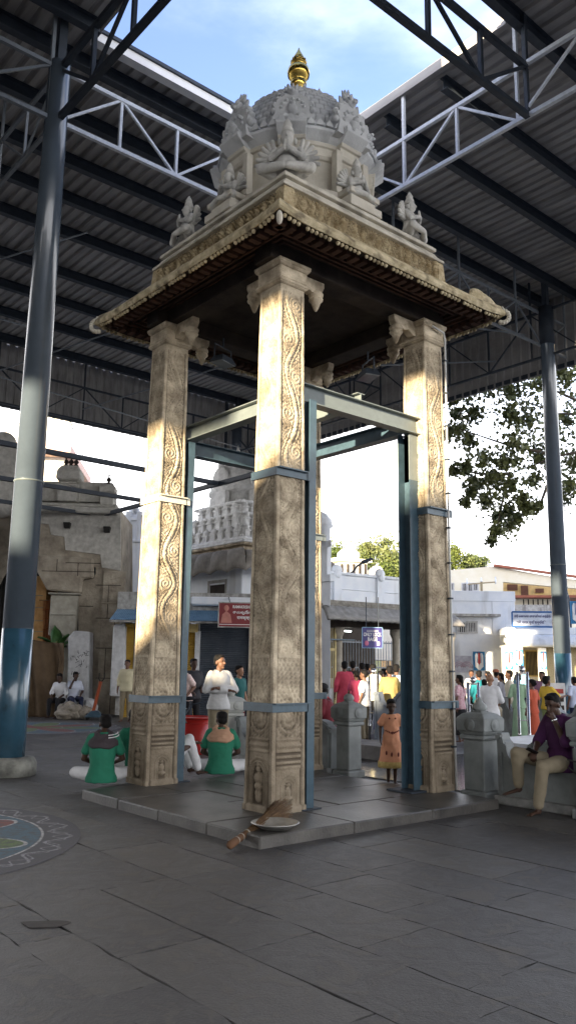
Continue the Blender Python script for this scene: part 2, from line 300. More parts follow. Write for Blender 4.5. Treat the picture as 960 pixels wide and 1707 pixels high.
def truss(p0,p1,zb,zt,pitch=1.2,w=.07,name='truss',m=None,ph=0,hang=True):
    m=m or truss_paint
    p0=Vector(p0);p1=Vector(p1);L=(p1-p0).length;n=max(2,int(round(L/pitch)));d=(p1-p0)/n
    t=MB().bar((p0.x,p0.y,zt),(p1.x,p1.y,zt),w,w).build(name,m,roof)
    MB().bar((p0.x,p0.y,zb),(p1.x,p1.y,zb),w,w).build('bottom_chord',m,t)
    wb=MB()
    for i in range(n+1):
        p=p0+d*i; wb.bar((p.x,p.y,zb+w/2),(p.x,p.y,zt-w/2),w*.72)
        if i<n:
            q=p0+d*(i+1); a,b_=((zb,zt) if (i+ph)%2 else (zt,zb))
            wb.bar((p.x,p.y,a),(q.x,q.y,b_),w*.6)
    wb.build('web_bars',m,t)
    hb=MB()
    if not hang: return t
    for i in range(0,n+1,2):
        p=p0+d*i; hb.bar((p.x,p.y,zt),(p.x,p.y,ZR-.02),w*.8)
    hb.build('hanger_post',m,t)
    return t
truss((4.75,11.5,0),(10.44,11.5,0),10.2,11.15,1.14,ph=1,hang=False,m=truss_skylit); truss((10.44,11.5,0),(20.0,11.5,0),10.2,11.15,1.25,.06)
truss((10.44,11.5,0),(10.44,-8,0),10.3,11.25,1.22,ph=1,m=truss_skylit); truss((4.75,11.5,0),(4.75,-8,0),10.2,11.15,1.22,.09,m=purlin_paint)  # skylit truss pale, backlit truss dark: the lighting is put into the colours
truss((10.44,6.45,0),(-8,6.45,0),10.3,11.2,1.25,.09,m=purlin_paint); truss((4.75,11.6,0),(4.75,26,0),10.2,11.15,1.25,.06)  # first truss here takes the dark colour for its backlit look
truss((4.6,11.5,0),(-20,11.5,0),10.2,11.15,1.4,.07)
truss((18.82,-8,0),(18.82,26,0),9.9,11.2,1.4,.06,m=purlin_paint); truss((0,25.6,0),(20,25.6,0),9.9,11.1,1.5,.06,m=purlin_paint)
truss((12.2,18.6,0),(20,18.6,0),10.2,11.1,1.3,.05,m=purlin_paint); 
def fascia(p0,p1,z0=10.0,z1=12.28):
    p0=Vector(p0);p1=Vector(p1);L=(p1-p0).length;n=int(L/.3); u=(p1-p0).normalized(); nn=Vector((-u.y,u.x,0)); pts=[]
    for i in range(n):
        t=L*i/n; q=L/n
        for tt,o in ((t,0),(t+q*.6,0),(t+q*.7,.04),(t+q*.9,.04)): pts.append(p0+u*tt+nn*o)
    pts.append(p1); P=np.zeros((2,len(pts),3))
    for j,p in enumerate(pts): P[0,j]=(p.x,p.y,z0);P[1,j]=(p.x,p.y,z1)
    o=MB().grid(P,False).build('fascia_panel',sheet,roof); s=o.modifiers.new('solid','SOLIDIFY'); s.thickness=.012
    MB().bar((p0.x,p0.y,z0+.1),(p1.x,p1.y,z0+.1),.1,.12).build('fascia_rail',purlin_paint,roof)
fascia((A1,B0,0),(A1,B1,0)); fascia((A0,B1,0),(A1,B1,0),9.95); fascia((A0,B0,0),(A0,B1,0))
bn=MB().box(A0-.06,A0-.03,-3.35,-1.15,9.05,10.2); bn.build('added_sun_flap',mat('sun_flap_cloth',(.3,.1,.05)),roof)  # unseen cloth added on the canopy edge to shade the left pillar top
def pole(a,b,r0,r1,blue,plinth=True):
    p=MB().lathe([(r0,blue),(r1,11.2),(r1,11.25)],(a,b,0),32).build('pole',pole_paint,roof)
    MB().lathe([(r0+.004,0),(r0+.003,blue)],(a,b,0),32).build('painted_lower_band',pole_blue,p)
    MB().lathe([(r0+.006,4.18),(r0+.006,4.2)],(a,b,0),32).build('weld_seam',steel_grey,p)
    MB().bar((a,b,11.2),(a,b,ZR-.05),.14).build('head_bracket',purlin_paint,p)
    if a>15: MB().lathe([(r1+.02,10.2),(r1+.02,11.28)],(a,b,0),24).build('added_dark_sleeve',purlin_paint,p)  # dark sleeve added so the sunlit pole head reads as shaded
    if plinth: MB().lathe([(.39,.004),(.385,.17),(.35,.235),(.24,.25)],(a,b,0),28).build('footing',mat('old_footing',(.10,.10,.09),rough=.85,scale=5,bump=.8,bscale=12,col2=(.34,.34,.30),dist=.03),p)
pole(4.75,11.53,.215,.18,2.02)
pole(18.82,11.35,.205,.18,1.95)
for a,b in ((18.82,25.3),(4.75,25.4),(-9.3,11.5),(-9.3,25.4),(18.82,-3)): pole(a,b,.2,.18,1.95)
# tie rods and cross bracing under the roof
tb=MB()
for p,q in (((-2,20,10.3),(8,20,10.3)),((3,24,10.2),(8,17,11.8)),((8,25,10.1),(12,18,11.6)),((12,25,10.1),(17,16,11.9)),((12,14,10.2),(18,11.5,10.3)),((14,18,10.1),(18.8,13,10.2)),((0,22,9.9),(18.8,25,10.0))): tb.tube([p,q],.022,6)
tb.build('tie_rod',truss_paint,roof)
# ---------------------------------------------------------------- pavilion
CA,CB=6.833,7.919; SA,SB=1.455,1.415
pav=thing('stone_pavilion','tall four-pillared granite pavilion with carved shafts and a white domed tower with gold finial','pavilion',(CA,CB,0))
plat=MB(); plat.box(4.643,8.10,5.762,9.08,.0,.1)
plat=MB()
def slab_rows():
    y=5.762
    for k,(n,hh) in enumerate(((3,.80),(4,.85),(3,.82),(4,.848))):
        for i in range(n):
            x0=4.643+3.46*i/n; x1=4.643+3.46*(i+1)/n; dz=.004*math.sin(i*3.1+k*2.2)
            plat.box(x0+.003,x1-.003,y+.003,y+hh-.003,-.02,.1+dz)
        y+=hh
slab_rows(); plat=plat.build('stone_platform',None,None,bevel=.012)
plat.data.materials.append(mat('platform_stone',(.045,.042,.040),rough=.42,scale=2.5,bump=.6,bscale=42,col2=(.12,.112,.10),dist=.01,spec=.5))
tag(plat,'low square stone plinth of worn slabs under the carved pavilion pillars','platform')
HP=5.8; ZB=.1; NS=34
def vine(s,z,w,seed):
    P=.86; ph=seed*1.7; f=2*PI*z/P+ph+.55*np.sin(z*1.9+seed)+.25*np.sin(z*5.1); c=.5+.22*np.sin(f); d=(s-c)*w/np.sqrt(1+(.22*w*2*PI/P*np.cos(f))**2)
    h=np.exp(-(d/.024)**2)*1.1-.6*np.exp(-((np.abs(d)-.038)/.008)**2)+.7*np.exp(-((np.abs(d)-.054)/.009)**2)-.4*np.exp(-((np.abs(d)-.068)/.007)**2)
    k=np.round((f-PI/2)/PI); zc=(k*PI+PI/2-ph)*P/(2*PI); side=np.where(k%2==0,1,-1); scn=.5-.16*side
    dx=(s-scn)*w; dz=z-zc; r=np.hypot(dx,dz); th=np.arctan2(dz,dx*side)
    sp=.5+.5*np.cos(2*PI*r/.042-th); env=np.exp(-(r/.115)**4); h=h*(1-env)+env*sp*1.1
    lv=np.sin(s*w*190+2*np.sin(z*23+seed))*np.sin(z*150+3*np.sin(s*19)+seed)+.6*np.sin(s*w*320+z*210)
    lv+=.9*np.maximum(0,np.sin(s*w*130+z*90+seed)*np.sin(s*w*95-z*120))-.8*(np.sin(s*w*260+3*np.sin(z*40))*np.sin(z*230+2*np.sin(s*30))>.62)
    h+=.55*lv*(1-env*.7)*np.exp(-(d/.09)**2*0)
    return h
def base_panel(s,z,w,kind):
    h=np.zeros_like(z+s); x=(s-.5)*w; u=z-ZB
    # plinth and mouldings
    h+=np.where(u<.07,1.4,0); 
    q=(u>.58)&(u<.72); h=np.where(q,1.0+.9*np.cos((u-.58)/.14*2*PI*2),h)
    if kind==0:
        r=np.where(u>.36,np.hypot(x,(u-.36)*.95),np.abs(x)); a=(u>.07)&(u<.58)
        arch=np.cos(2*PI*(r-.06)/.032); h=np.where(a&(r>.085)&(r<.165),arch*.9+.4,h); h=np.where(a&(r<=.085),-1.2,h)
        for cx,cz,rx,rz,t in ((0,.42,.026,.034,2.6),(0,.46,.02,.03,2.2),(0,.33,.045,.06,2.4),(0,.25,.06,.04,2.3),(-.045,.33,.016,.055,1.8),(.045,.33,.016,.055,1.8),(0,.14,.05,.05,1.4),(-.02,.18,.02,.05,1.8),(.025,.18,.02,.05,1.8)):
            e=1-((x-cx)/rx)**2-((u-cz)/rz)**2; h=np.where(a&(e>0),np.maximum(h,-1.2+ t*1.5*np.sqrt(np.maximum(e,0))),h)
    else:
        a=(u>.07)&(u<.42); r=np.where(u>.24,np.hypot(x,(u-.24)),np.abs(x)); h=np.where(a&(r>.055)&(r<.12),np.cos(2*PI*(r-.055)/.035)*.7+.2,h)
        h=np.where(a&(r<=.055),-.8,h)
        for cx,cz,rx,rz,t in ((0,.27,.02,.026,2.2),(0,.2,.035,.05,2.2),(0,.14,.05,.03,2)):
            e=1-((x-cx)/rx)**2-((u-cz)/rz)**2; h=np.where(a&(e>0),np.maximum(h,-.8+t*1.4*np.sqrt(np.maximum(e,0))),h)
        q=(u>=.42)&(u<=.58); h=np.where(q,.9*np.sign(np.sin((u-.42)/.16*3*2*PI)),h)
    q=(u>=.72)&(u<1.55); rr=np.hypot(x+.02,(u-.93)*.9); th=np.arctan2(u-.93,x+.02)
    an=1.4*np.exp(-(rr/.075)**4)+.8*np.cos(2*PI*rr/.055-2*th)*np.exp(-((rr-.11)/.07)**2)+.5*np.sin(x*110+6*np.sin(u*12))*np.sin(u*70)
    x2=x-.05*np.sin((u-.85)*9); an+=1.3*np.exp(-(x2/.02)**2)*(u>1.0)*(u<1.3)
    h=np.where(q,an,h); h=np.where((u>1.52)&(u<1.56),1,h)
    return h
def pillar_mesh():
    W0,W1=.45,.362; z=np.concatenate([np.arange(ZB,1.7,.0095),np.arange(1.7,HP,.0125),[HP]]); nz=len(z)
    w=W0+(W1-W0)*np.clip((z-ZB)/(HP-ZB),0,1); w=np.where(z<ZB+.06,w+.02,w); ch=.02; s=np.linspace(0,1,NS)
    m=MB(); faces=[]
    for k in range(4):
        S,Z=np.meshgrid(s,z); Wd=(w-2*ch)[:,None]
        amp={0:.011,3:.0135,1:.0135,2:.012}[k]
        H=np.where(Z>ZB+1.56,vine(S,Z,Wd,k),base_panel(S,Z,Wd,0 if k in(0,2) else 1))
        bd=(S<.1)|(S>.9); H=np.where(bd,.9,H); H=np.where(((S>.085)&(S<.12))|((S<.915)&(S>.88)),-.9,H)
        H=np.where(Z>HP-.1,.5,H); H0=H; wear=np.sin(Z*3.1+k*2)*np.sin(Z*1.3+S*2+k)+.5; H=H*np.clip(.75+.4*wear,.35,1.1)
        H+=.9*np.sin(Z*4.7+k)*np.sin(S*5+Z*2)*.35
        off=w[:,None]/2+amp*H-.008
        t=(S-.5)*Wd; P=np.stack([t,-off,Z],2); a=k*PI/2-PI/2   # k=0 faces -a ; k=3.. order below
        c_,s_=math.cos(a),math.sin(a); Q=P.copy(); Q[...,0]=P[...,0]*c_-P[...,1]*s_; Q[...,1]=P[...,0]*s_+P[...,1]*c_
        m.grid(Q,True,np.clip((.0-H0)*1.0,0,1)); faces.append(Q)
    for k in range(4):
        A=faces[k][:,-1];B=faces[(k+1)%4][:,0]; mid=(A+B)/2; ctr=mid.copy(); ctr[:,0]*=1.03; ctr[:,1]*=1.03
        m.grid(np.stack([A,ctr,B],1),False)
    return m
def capital(mm=None):
    c=MB(); c.steps(0,0,[(5.78,.185),(5.8,.215),(5.83,.225),(5.85,.20),(5.99,.205),(6.02,.235),(6.07,.24)])
    return c
def corbel():
    c=MB()          # scrolled bracket arm reaching out along +x with hanging lotus bud
    c.prism([(.17,5.87),(.25,5.87),(.33,5.93),(.42,5.90),(.47,5.94),(.58,5.95),(.61,6.01),(.61,6.07),(.17,6.07)],-.055,.055)
    c.lathe([(.010,5.70),(.03,5.735),(.052,5.79),(.058,5.815),(.085,5.835),(.09,5.855),(.068,5.87),(.09,5.89),(.092,5.915),(.07,5.95)],(.52,0,0),14)
    return c
pm=pillar_mesh(); first=None
for i,(sx_,sy_) in enumerate(((-1,-1),(-1,1),(1,-1),(1,1))):
    x,y=sx_*(SA-.225),sy_*(SB-.225)
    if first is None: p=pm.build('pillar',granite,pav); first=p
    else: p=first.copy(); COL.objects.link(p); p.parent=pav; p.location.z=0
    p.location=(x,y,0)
    if i==3: p.rotation_euler=(0,0,0)
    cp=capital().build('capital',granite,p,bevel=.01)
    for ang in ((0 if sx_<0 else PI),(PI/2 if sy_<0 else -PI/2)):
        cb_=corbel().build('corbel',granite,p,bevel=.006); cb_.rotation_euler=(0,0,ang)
# architraves
xs,ys=SA-.225,SB-.225
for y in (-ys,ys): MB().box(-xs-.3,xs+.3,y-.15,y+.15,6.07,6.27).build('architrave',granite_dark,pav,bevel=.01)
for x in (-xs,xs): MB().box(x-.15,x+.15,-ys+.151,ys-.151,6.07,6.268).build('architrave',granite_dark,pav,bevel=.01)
# ceiling and eave slab (chajja)
RE=1.985; REB=2.02
ev=MB()
n=40
def ring(r,z,rb=None):
    rb=rb or r; P=[]
    for (x0,y0,x1,y1) in ((-1,-1,1,-1),(1,-1,1,1),(1,1,-1,1),(-1,1,-1,-1)):
        for i in range(n):
            t=i/n; x=x0+(x1-x0)*t; y=y0+(y1-y0)*t; cdist=max(abs(x),abs(y)); k=min(abs(x),abs(y)); up=.05*max(0,(k-.75)/.25)**2
            P.append((x*r,y*rb,z+up*(1 if r>1.6 else 0)))
    P.append(P[0]); return P
rows=[ring(1.2,6.262),ring(1.55,6.262),ring(1.80,6.20),ring(1.93,6.165,1.96),ring(1.965,6.145,2.0),ring(1.985,6.175,2.02),ring(1.985,6.215,2.02),ring(1.965,6.235,2.0),ring(1.95,6.25,1.985),ring(1.93,6.285,1.965),ring(1.80,6.36,1.83),ring(1.62,6.48,1.64),ring(1.50,6.60,1.51),ring(1.41,6.70,1.42),ring(1.3,6.74,1.3)]
ev.grid(np.array(rows),False)
plaster_warm=mat('sun_baked_stone',(.36,.29,.17),rough=.85,scale=8,bump=.8,bscale=30,col2=(.70,.60,.40),dist=.015)
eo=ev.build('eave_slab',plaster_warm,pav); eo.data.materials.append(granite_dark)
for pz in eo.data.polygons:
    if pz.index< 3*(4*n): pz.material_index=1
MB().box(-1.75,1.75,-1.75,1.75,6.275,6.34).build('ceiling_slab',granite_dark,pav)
bd=MB()
for sgn in (-1,1):
    for i in range(-29,30):
        if i%7==3: continue
        x=i*.064; r=.021+.005*hsh(i)
        up=.05*max(0,(abs(x)/1.97-.75)/.25)**2
        bd.ell((x,sgn*1.962,6.132+up),r,r,r*1.1,n=7,k=5); bd.ell((sgn*1.935,x,6.132+up),r,r,r*1.1,n=7,k=5)
bd.build('bead_row',plaster_warm,pav)
dt=MB()
for sgn in (-1,1):
    for i in range(-13,14):
        x=i*.137; dt.box(x-.035,x+.035,*sorted((sgn*1.86,sgn*1.72)),6.13,6.2); dt.box(*sorted((sgn*1.86,sgn*1.72)),x-.035,x+.035,6.13,6.2)
for k in range(5):
    r=1.78-.09*k; z=6.205+.012*k
    for a,b_ in (((-r,-r),(r,-r)),((r,-r),(r,r)),((r,r),(-r,r)),((-r,r),(-r,-r))): dt.bar((*a,z),(*b_,z),.03,.035)
dt.build('eave_rafters',mat('rafter_stone',(.035,.016,.010),rough=.9,scale=5,bump=.4,col2=(.09,.045,.03)),pav)
# corner scrolls of the eave
for sx_,sy_ in ((-1,-1),(-1,1),(1,-1),(1,1)):
    m_=MB(); a=math.atan2(sy_,sx_)
    if (sx_,sy_)==(-1,-1):
        m_.ell((0,0,-.1),.035,.035,.08,n=10)
    else:
        for k in range(9):
            t=-1.9+k*.42; m_.ell((.02+.085*math.cos(t),0,-.03+.085*math.sin(t)),.032,.04,.032,n=8,k=6)
        for k in range(3): m_.ell((.02-.055*k,0,.07+.01*k),.024,.04,.045,n=8,k=6)
    o=m_.build('eave_scroll',mat('pale_scroll_stone',(.5,.46,.38),rough=.85,scale=9,bump=.5,col2=(.7,.66,.56)),pav); o.location=(sx_*1.93,sy_*1.965,6.21); o.rotation_euler=(0,0,a)
hp=MB()
hp.ell((0,0,0),.30,.06,.12,n=16); hp.ell((-.1,0,.05),.18,.05,.09); o=hp.build('eave_crest',plaster_warm,pav); o.location=(1.62,-1.90,6.32); o.rotation_euler=(0,0,0)
# frieze block with crumbling plaster relief
fr=MB()
for k in range(4):
    NX_,NZ=320,26; t=np.linspace(-1,1,NX_); zz=np.linspace(6.70,6.99,NZ); T,Z=np.meshgrid(t,zz); r=1.372
    H=.05*np.maximum(0,np.sin(T*52+1.5*np.sin(T*9)))*np.maximum(0,np.sin((Z-6.74)/.2*PI))+.014*np.sin(T*171+Z*90)+.012*np.sin(T*263+Z*140)*np.sin(T*37)+.010*np.sin(T*333-Z*170)-.03*(np.sin(T*83+Z*50)*np.sin(T*41-Z*77)>.7)
    H*=np.clip((1-np.abs(T))*14,0,1)
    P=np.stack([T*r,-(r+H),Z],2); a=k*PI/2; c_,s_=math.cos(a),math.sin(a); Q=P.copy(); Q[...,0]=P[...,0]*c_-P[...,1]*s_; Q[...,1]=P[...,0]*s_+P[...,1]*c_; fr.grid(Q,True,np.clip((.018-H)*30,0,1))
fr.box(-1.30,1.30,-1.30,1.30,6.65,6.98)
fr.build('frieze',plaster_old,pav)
# corner faces (small figures) on frieze
for sx_,sy_ in ((-1,-1),(1,-1),(-1,1)):
    cf=MB(); cf.frus(sx_*1.37,sy_*1.37,6.70,.07,6.96,.05)
    for k in range(4): cf.ell((sx_*(1.30-.0*k),sy_*1.39,6.76+.06*k),.06,.04,.04,n=8,k=6); cf.ell((sx_*1.39,sy_*1.30,6.76+.06*k),.04,.06,.04,n=8,k=6)
    cf.build('corner_mask',plaster_old,pav)
dome_m=mat('grey_white_plaster',(.60,.61,.62),rough=.85,scale=3,bump=.45,bscale=40,col2=(.74,.75,.75))
base_m=mat('ivory_plaster',(.52,.48,.40),rough=.85,scale=2.5,bump=.3,bscale=35,col2=(.72,.68,.59))
soil_shade(dome_m,(.13,.135,.14),.75,.3,(4,4,1.2),.52); soil_shade(base_m,(.16,.14,.11),.5,.5,(3,3,1.2),.53)
pl=MB().steps(0,0,[(6.97,1.38),(6.975,1.435),(7.01,1.435),(7.015,1.42),(7.07,1.37),(7.12,1.34),(7.125,1.31),(7.15,1.31),(7.155,1.36),(7.20,1.36),(7.205,1.34),(7.23,1.33),(7.24,1.0)])
pl.build('stepped_plinth',base_m,pav,bevel=.006)
def star(rc,k=.0):        # 16-gon plan with projecting diagonal/cardinal bays
    P=[]
    for i in range(8):
        a=i*PI/4+PI/8+PI/8
        for da,r in ((-.30,rc),(-.17,rc),(-.165,rc*1.12+k),(.165,rc*1.12+k),(.17,rc),(.30,rc)): P.append((a+da,r))
    return P
def starloft(prof,mm,name,bev=.006):
    st=[star(r) for _,r in prof]; n=len(st[0]); vs=[];fs=[]
    for (z,r),S in zip(prof,st):
        for a,rr in S: vs.append((rr*math.cos(a),rr*math.sin(a),z))
    for i in range(len(prof)-1):
        for j in range(n): k=(j+1)%n; fs.append((i*n+j,i*n+k,(i+1)*n+k,(i+1)*n+j))
    fs.append(tuple(range(n))[::-1]); fs.append(tuple((len(prof)-1)*n+j for j in range(n)))
    return MB().add(vs,fs).build(name,mm,pav,bevel=bev)
starloft([(7.22,1.16),(7.34,1.16),(7.345,1.08),(7.42,1.08),(7.425,1.13),(7.50,1.13),(7.51,.96)],base_m,'drum_base')
starloft([(7.49,.93),(8.02,.93),(8.03,.96),(8.08,.98),(8.09,.95),(8.2,.95),(8.21,.98),(8.26,.99)],base_m,'drum_wall')
starloft([(8.255,.97),(8.29,1.02),(8.36,1.10),(8.40,1.10),(8.41,1.05),(8.5,1.0),(8.55,.97)],dome_m,'drum_cornice')
le=MB()
for i in range(56):
    a=2*PI*i/56; M=Matrix.Rotation(a,4,'Z')@Matrix.Translation((1.17 if int((i+3.5)//7*7-i+3) in (2,3,4) else 1.1,0,8.41)); le.prism([(-.05,0),(.05,0),(0.035,.05),(0,.09),(-.035,.05)],-.02,.02,M=M@Matrix.Rotation(PI/2,4,'Z'))
le.build('leaf_cresting',dome_m,pav)
# dome with overlapping petal scales
NT,NR=336,90; th=np.linspace(0,2*PI,NT+1); v=np.linspace(0,1,NR); TH,V=np.meshgrid(th,v)
phi=V*1.30; Rr=.90*np.cos(phi)**.8; Rr=np.where(V<.12,.90-.05*np.cos(V/.12*PI/2)+0*V,Rr); Zz=8.56+.94*np.sin(phi)
nscale=42; row=V*13; off=(np.floor(row)%2)*.5; fx=(TH/(2*PI)*nscale+off)%1-.5; fy=row%1
pet=np.where((fy>np.abs(fx)*.9+.0),1,0)*(.3+.7*(1-fy)); H=.030*np.clip(1-fy*.9,0,1)*np.clip(1-(np.abs(fx)*2)**4,0,1)
groove=np.where(np.abs(((TH/(2*PI)*8)+.0)%1-.5)>.44,.02,0)
Rr=Rr+np.where((V>.05)&(V<.88),H,0)+groove*(V<.9)
P=np.stack([Rr*np.cos(TH),Rr*np.sin(TH),Zz],2)
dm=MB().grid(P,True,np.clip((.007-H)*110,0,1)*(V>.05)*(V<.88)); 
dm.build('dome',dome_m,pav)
MB().lathe([(.86,8.5),(.93,8.53),(.93,8.58),(.88,8.62),(.80,8.64)],n=40).build('dome_ring',dome_m,pav)
tp=MB().lathe([(.34,9.36),(.37,9.40),(.33,9.44),(.34,9.47),(.25,9.52),(.16,9.60),(.08,9.66),(.07,9.80)],n=24)
for i in range(12):
    a=2*PI*i/12; tp.cap((.42*math.cos(a),.42*math.sin(a),9.38),(.45*math.cos(a),.45*math.sin(a),9.50),.055,.012,n=7,k=3)
tp.build('lotus_crown',dome_m,pav)
kl=MB().lathe([(.07,9.6),(.07,9.76),(.10,9.79),(.115,9.83),(.12,9.86),(.075,9.89),(.11,9.92),(.155,9.97),(.165,10.03),(.15,10.09),(.10,10.13),(.07,10.15),(.11,10.17),(.12,10.185),(.07,10.20),(.06,10.23),(.085,10.25),(.075,10.29),(.05,10.34),(.02,10.40),(.004,10.45)],n=32)
for i in range(10):
    a=2*PI*i/10; kl.ell((.10*math.cos(a),.10*math.sin(a),10.21),.022,.022,.035,n=6,k=5)
kl.build('finial_pot',gold,pav)
# horseshoe gables (nasi) with crest masks round the dome foot
def nasi(s=1):
    m=MB(); pts=[]
    for i in range(21):
        t=PI*(1.15-1.3*i/20); r=.27+.02*math.cos(i*2.2); pts.append((r*math.cos(t),.27+r*math.sin(t)))
    pts=[(-.30,0)]+pts+[(.30,0)]; m.prism(pts,-.05,.10)
    for i in range(9):
        t=PI*(1.05-1.1*i/8); m.ell((.285*math.cos(t),.0,.27+.285*math.sin(t)),.045,.06,.045,n=8,k=6)
    for i in range(7):
        t=PI*(1-i/6); m.ell((.17*math.cos(t),-.06,.24+.17*math.sin(t)),.028,.03,.028,n=7,k=5)
    m.ell((0,-.07,.20),.075,.06,.10); m.ell((0,-.10,.27),.05,.04,.05); m.ell((-.12,-.05,.06),.07,.05,.05);m.ell((.12,-.05,.06),.07,.05,.05)
    m.ell((0,-.03,.58),.085,.08,.08); m.ell((-.05,-.09,.60),.03,.03,.035);m.ell((.05,-.09,.60),.03,.03,.035); m.ell((0,-.10,.55),.035,.04,.025)
    for x,z,h in ((-.09,.64,.09),(.09,.64,.09),(0,.67,.13),(-.05,.67,.10),(.05,.67,.10)): m.cap((x,-.01,z),(x*1.3,-.01,z+h),.035,.012,n=7,k=3)
    for x in (-.13,.13): m.cap((x,0,.5),(x*1.25,0,.62),.045,.02,n=7,k=3)
    return m
nf=None
for i in range(8):
    a=i*PI/4
    o=nasi().build('gable_ornament',dome_m,pav) if nf is None else nf.copy()
    if nf is None: nf=o
    else: COL.objects.link(o); o.parent=pav
    o.location=((1.02 if i%2 else 1.09)*math.cos(a),(1.02 if i%2 else 1.09)*math.sin(a),8.50 if i%2 else 8.33); o.rotation_euler=(-.10,0,a+PI/2); o.scale=(.88,.9,.74) if i%2 else (1,1,1.02)
# seated figures
def seated(wings=True,big=1):
    m=MB()
    m.loft([(0,0,0,.16,.13),(0,0,.05,.15,.12),(0,0,.16,.115,.09),(0,0,.27,.13,.085),(0,0,.34,.12,.075),(0,0,.38,.05,.05)],14)
    m.ell((0,-.02,.46),.068,.072,.085); m.ell((0,.01,.53),.072,.07,.04); m.lathe([(.07,.53),(.06,.58),(.045,.61),(.05,.63),(.02,.69),(.005,.71)],(0,.0,0),12); m.ell((0,-.09,.455),.014,.02,.02,n=6,k=5)
    for s_ in (-1,1):
        m.cap((s_*.10,-.02,.03),(s_*.25,-.12,.05),.075,.06,n=9); m.cap((s_*.25,-.12,.045),(s_*.02,-.2,.04),.058,.04,n=9)
        m.cap((s_*.13,0,.33),(s_*.17,-.06,.21),.042,.036,n=8); m.cap((s_*.17,-.06,.21),(s_*.015,-.15,.27),.034,.026,n=8)
        m.cap((s_*.014,-.15,.26),(s_*.01,-.14,.36),.024,.014,n=7); m.ell((s_*.085,0,.44),.02,.03,.04,n=7,k=5)
        if wings:
            for k in range(6):
                t=.15+k*.27; m.cap((s_*.13,.04,.24),(s_*(.13+.20*math.sin(t)),.05,.24+.24*math.cos(t)-.04*k*.3),.04,.022,n=7,k=3)
    return m
st_m=mat('statue_plaster',(.52,.51,.48),rough=.8,scale=6,bump=.4,bscale=50,col2=(.72,.70,.65))
soil_shade(st_m,(.16,.16,.16),0,.45,(7,7,3),.50)
soil_shade(plaster_old,(.10,.065,.03),.8,.6,(6,6,5),.53); soil_shade(plaster_warm,(.09,.065,.04),0,.7,(5,5,6),.52)
def put_fig(x,y,z,a,sc_=1,w_=True,name='seated_statue'):
    o=seated(w_).build(name,st_m,pav); o.location=(x,y,z); o.rotation_euler=(0,0,a); o.scale=(sc_,)*3; return o
D_=1.10
put_fig(-1.19,-1.19,7.23,-PI/4,1.15); put_fig(.98,-1.22,7.29,PI/8,.95); put_fig(-1.22,.88,7.29,-PI/2-.2,.95); put_fig(D_,D_,7.23,3*PI/4,.95)
for k in range(4):
    a=k*PI/2; c_,s_=math.cos(a),math.sin(a); 
    x,y=0,-1.17; X_,Y_=x*c_-y*s_,x*s_+y*c_
    pb=MB().steps(0,0,[(7.23,.28),(7.33,.28),(7.335,.22),(7.42,.22),(7.425,.26),(7.5,.26)]).build('niche_pedestal',base_m,pav,bevel=.006); pb.location=(X_*.92,Y_*.92,0); pb.rotation_euler=(0,0,a)
    put_fig(X_,Y_,7.42,a,.9,True)
    for dx in (-.24,.24): 
        x,y=dx,-1.06; MB().frus(0,0,7.5,.05,8.1,.05).build('niche_pilaster',base_m,pav,loc=(x*c_-y*s_,x*s_+y*c_,0),bevel=.006)
# corner-edge statues (outer ends of the plinth)
for k in range(4):
    a=k*PI/2+PI/4
# ---------------------------------------------------------------- steel support frame
sf=thing('steel_support_frame','blue grey I-beam steel frame bolted inside the pavilion with flat straps clamping the carved pillars','steel frame',(CA,CB,0))
def ip(x,y,z0,z1,w,h,rz,m_,name='post',par=None):
    b_=MB(); t=.014
    b_.box(-w/2,w/2,-h/2,-h/2+t,z0,z1); b_.box(-w/2,w/2,h/2-t,h/2,z0,z1); b_.box(-t/2,t/2,-h/2+t,h/2-t,z0,z1)
    o=b_.build(name,m_,par or sf); o.location=(x,y,0); o.rotation_euler=(0,0,rz); return o
px,py=SA-.45-.12,SB-.45-.12
for sx_,sy_ in ((-1,-1),(-1,1),(1,1)):
    x,y=sx_*(SA-.52),sy_*(SB-.36)
    if (sx_,sy_)==(-1,-1): x,y=-.93,-1.34
    if (sx_,sy_)==(-1,1): x,y=-.93,1.08
    p=ip(x,y,.115,4.5,.10,.13,0,steel_blue); MB().box(x-.13,x+.13,y-.1,y+.13,.102,.114).build('base_plate',purlin_paint,p,loc=(-x,-y,0))
p=ip(1.0,-1.14,.12,4.5,.24,.20,.0,steel_blue); MB().box(-.28,.18,-.2,.2,.102,.119).build('base_plate',purlin_paint,p)
ip(1.0,-1.14,3.9,4.5,.242,.202,0,steel_grey,'post_upper_end',sf)
zb=4.62
MB().ibeam((-1.0,-1.22,zb),(1.2,-1.22,zb),.15,.22).build('beam',steel_grey,sf)
MB().ibeam((-.93,1.35,zb),(-.93,-1.10,zb),.15,.20).build('beam',steel_grey,sf)
MB().ibeam((.9,1.15,zb-.02),(.9,-1.1,zb-.02),.15,.2).build('beam',steel_blue,sf)
MB().ibeam((-.8,1.15,zb-.18),(.85,1.15,zb-.18),.15,.2).build('beam',steel_blue,sf)
MB().ibeam((.15,-1.1,zb+.20),(.15,.9,zb+.20),.13,.18).build('beam',steel_grey,sf)
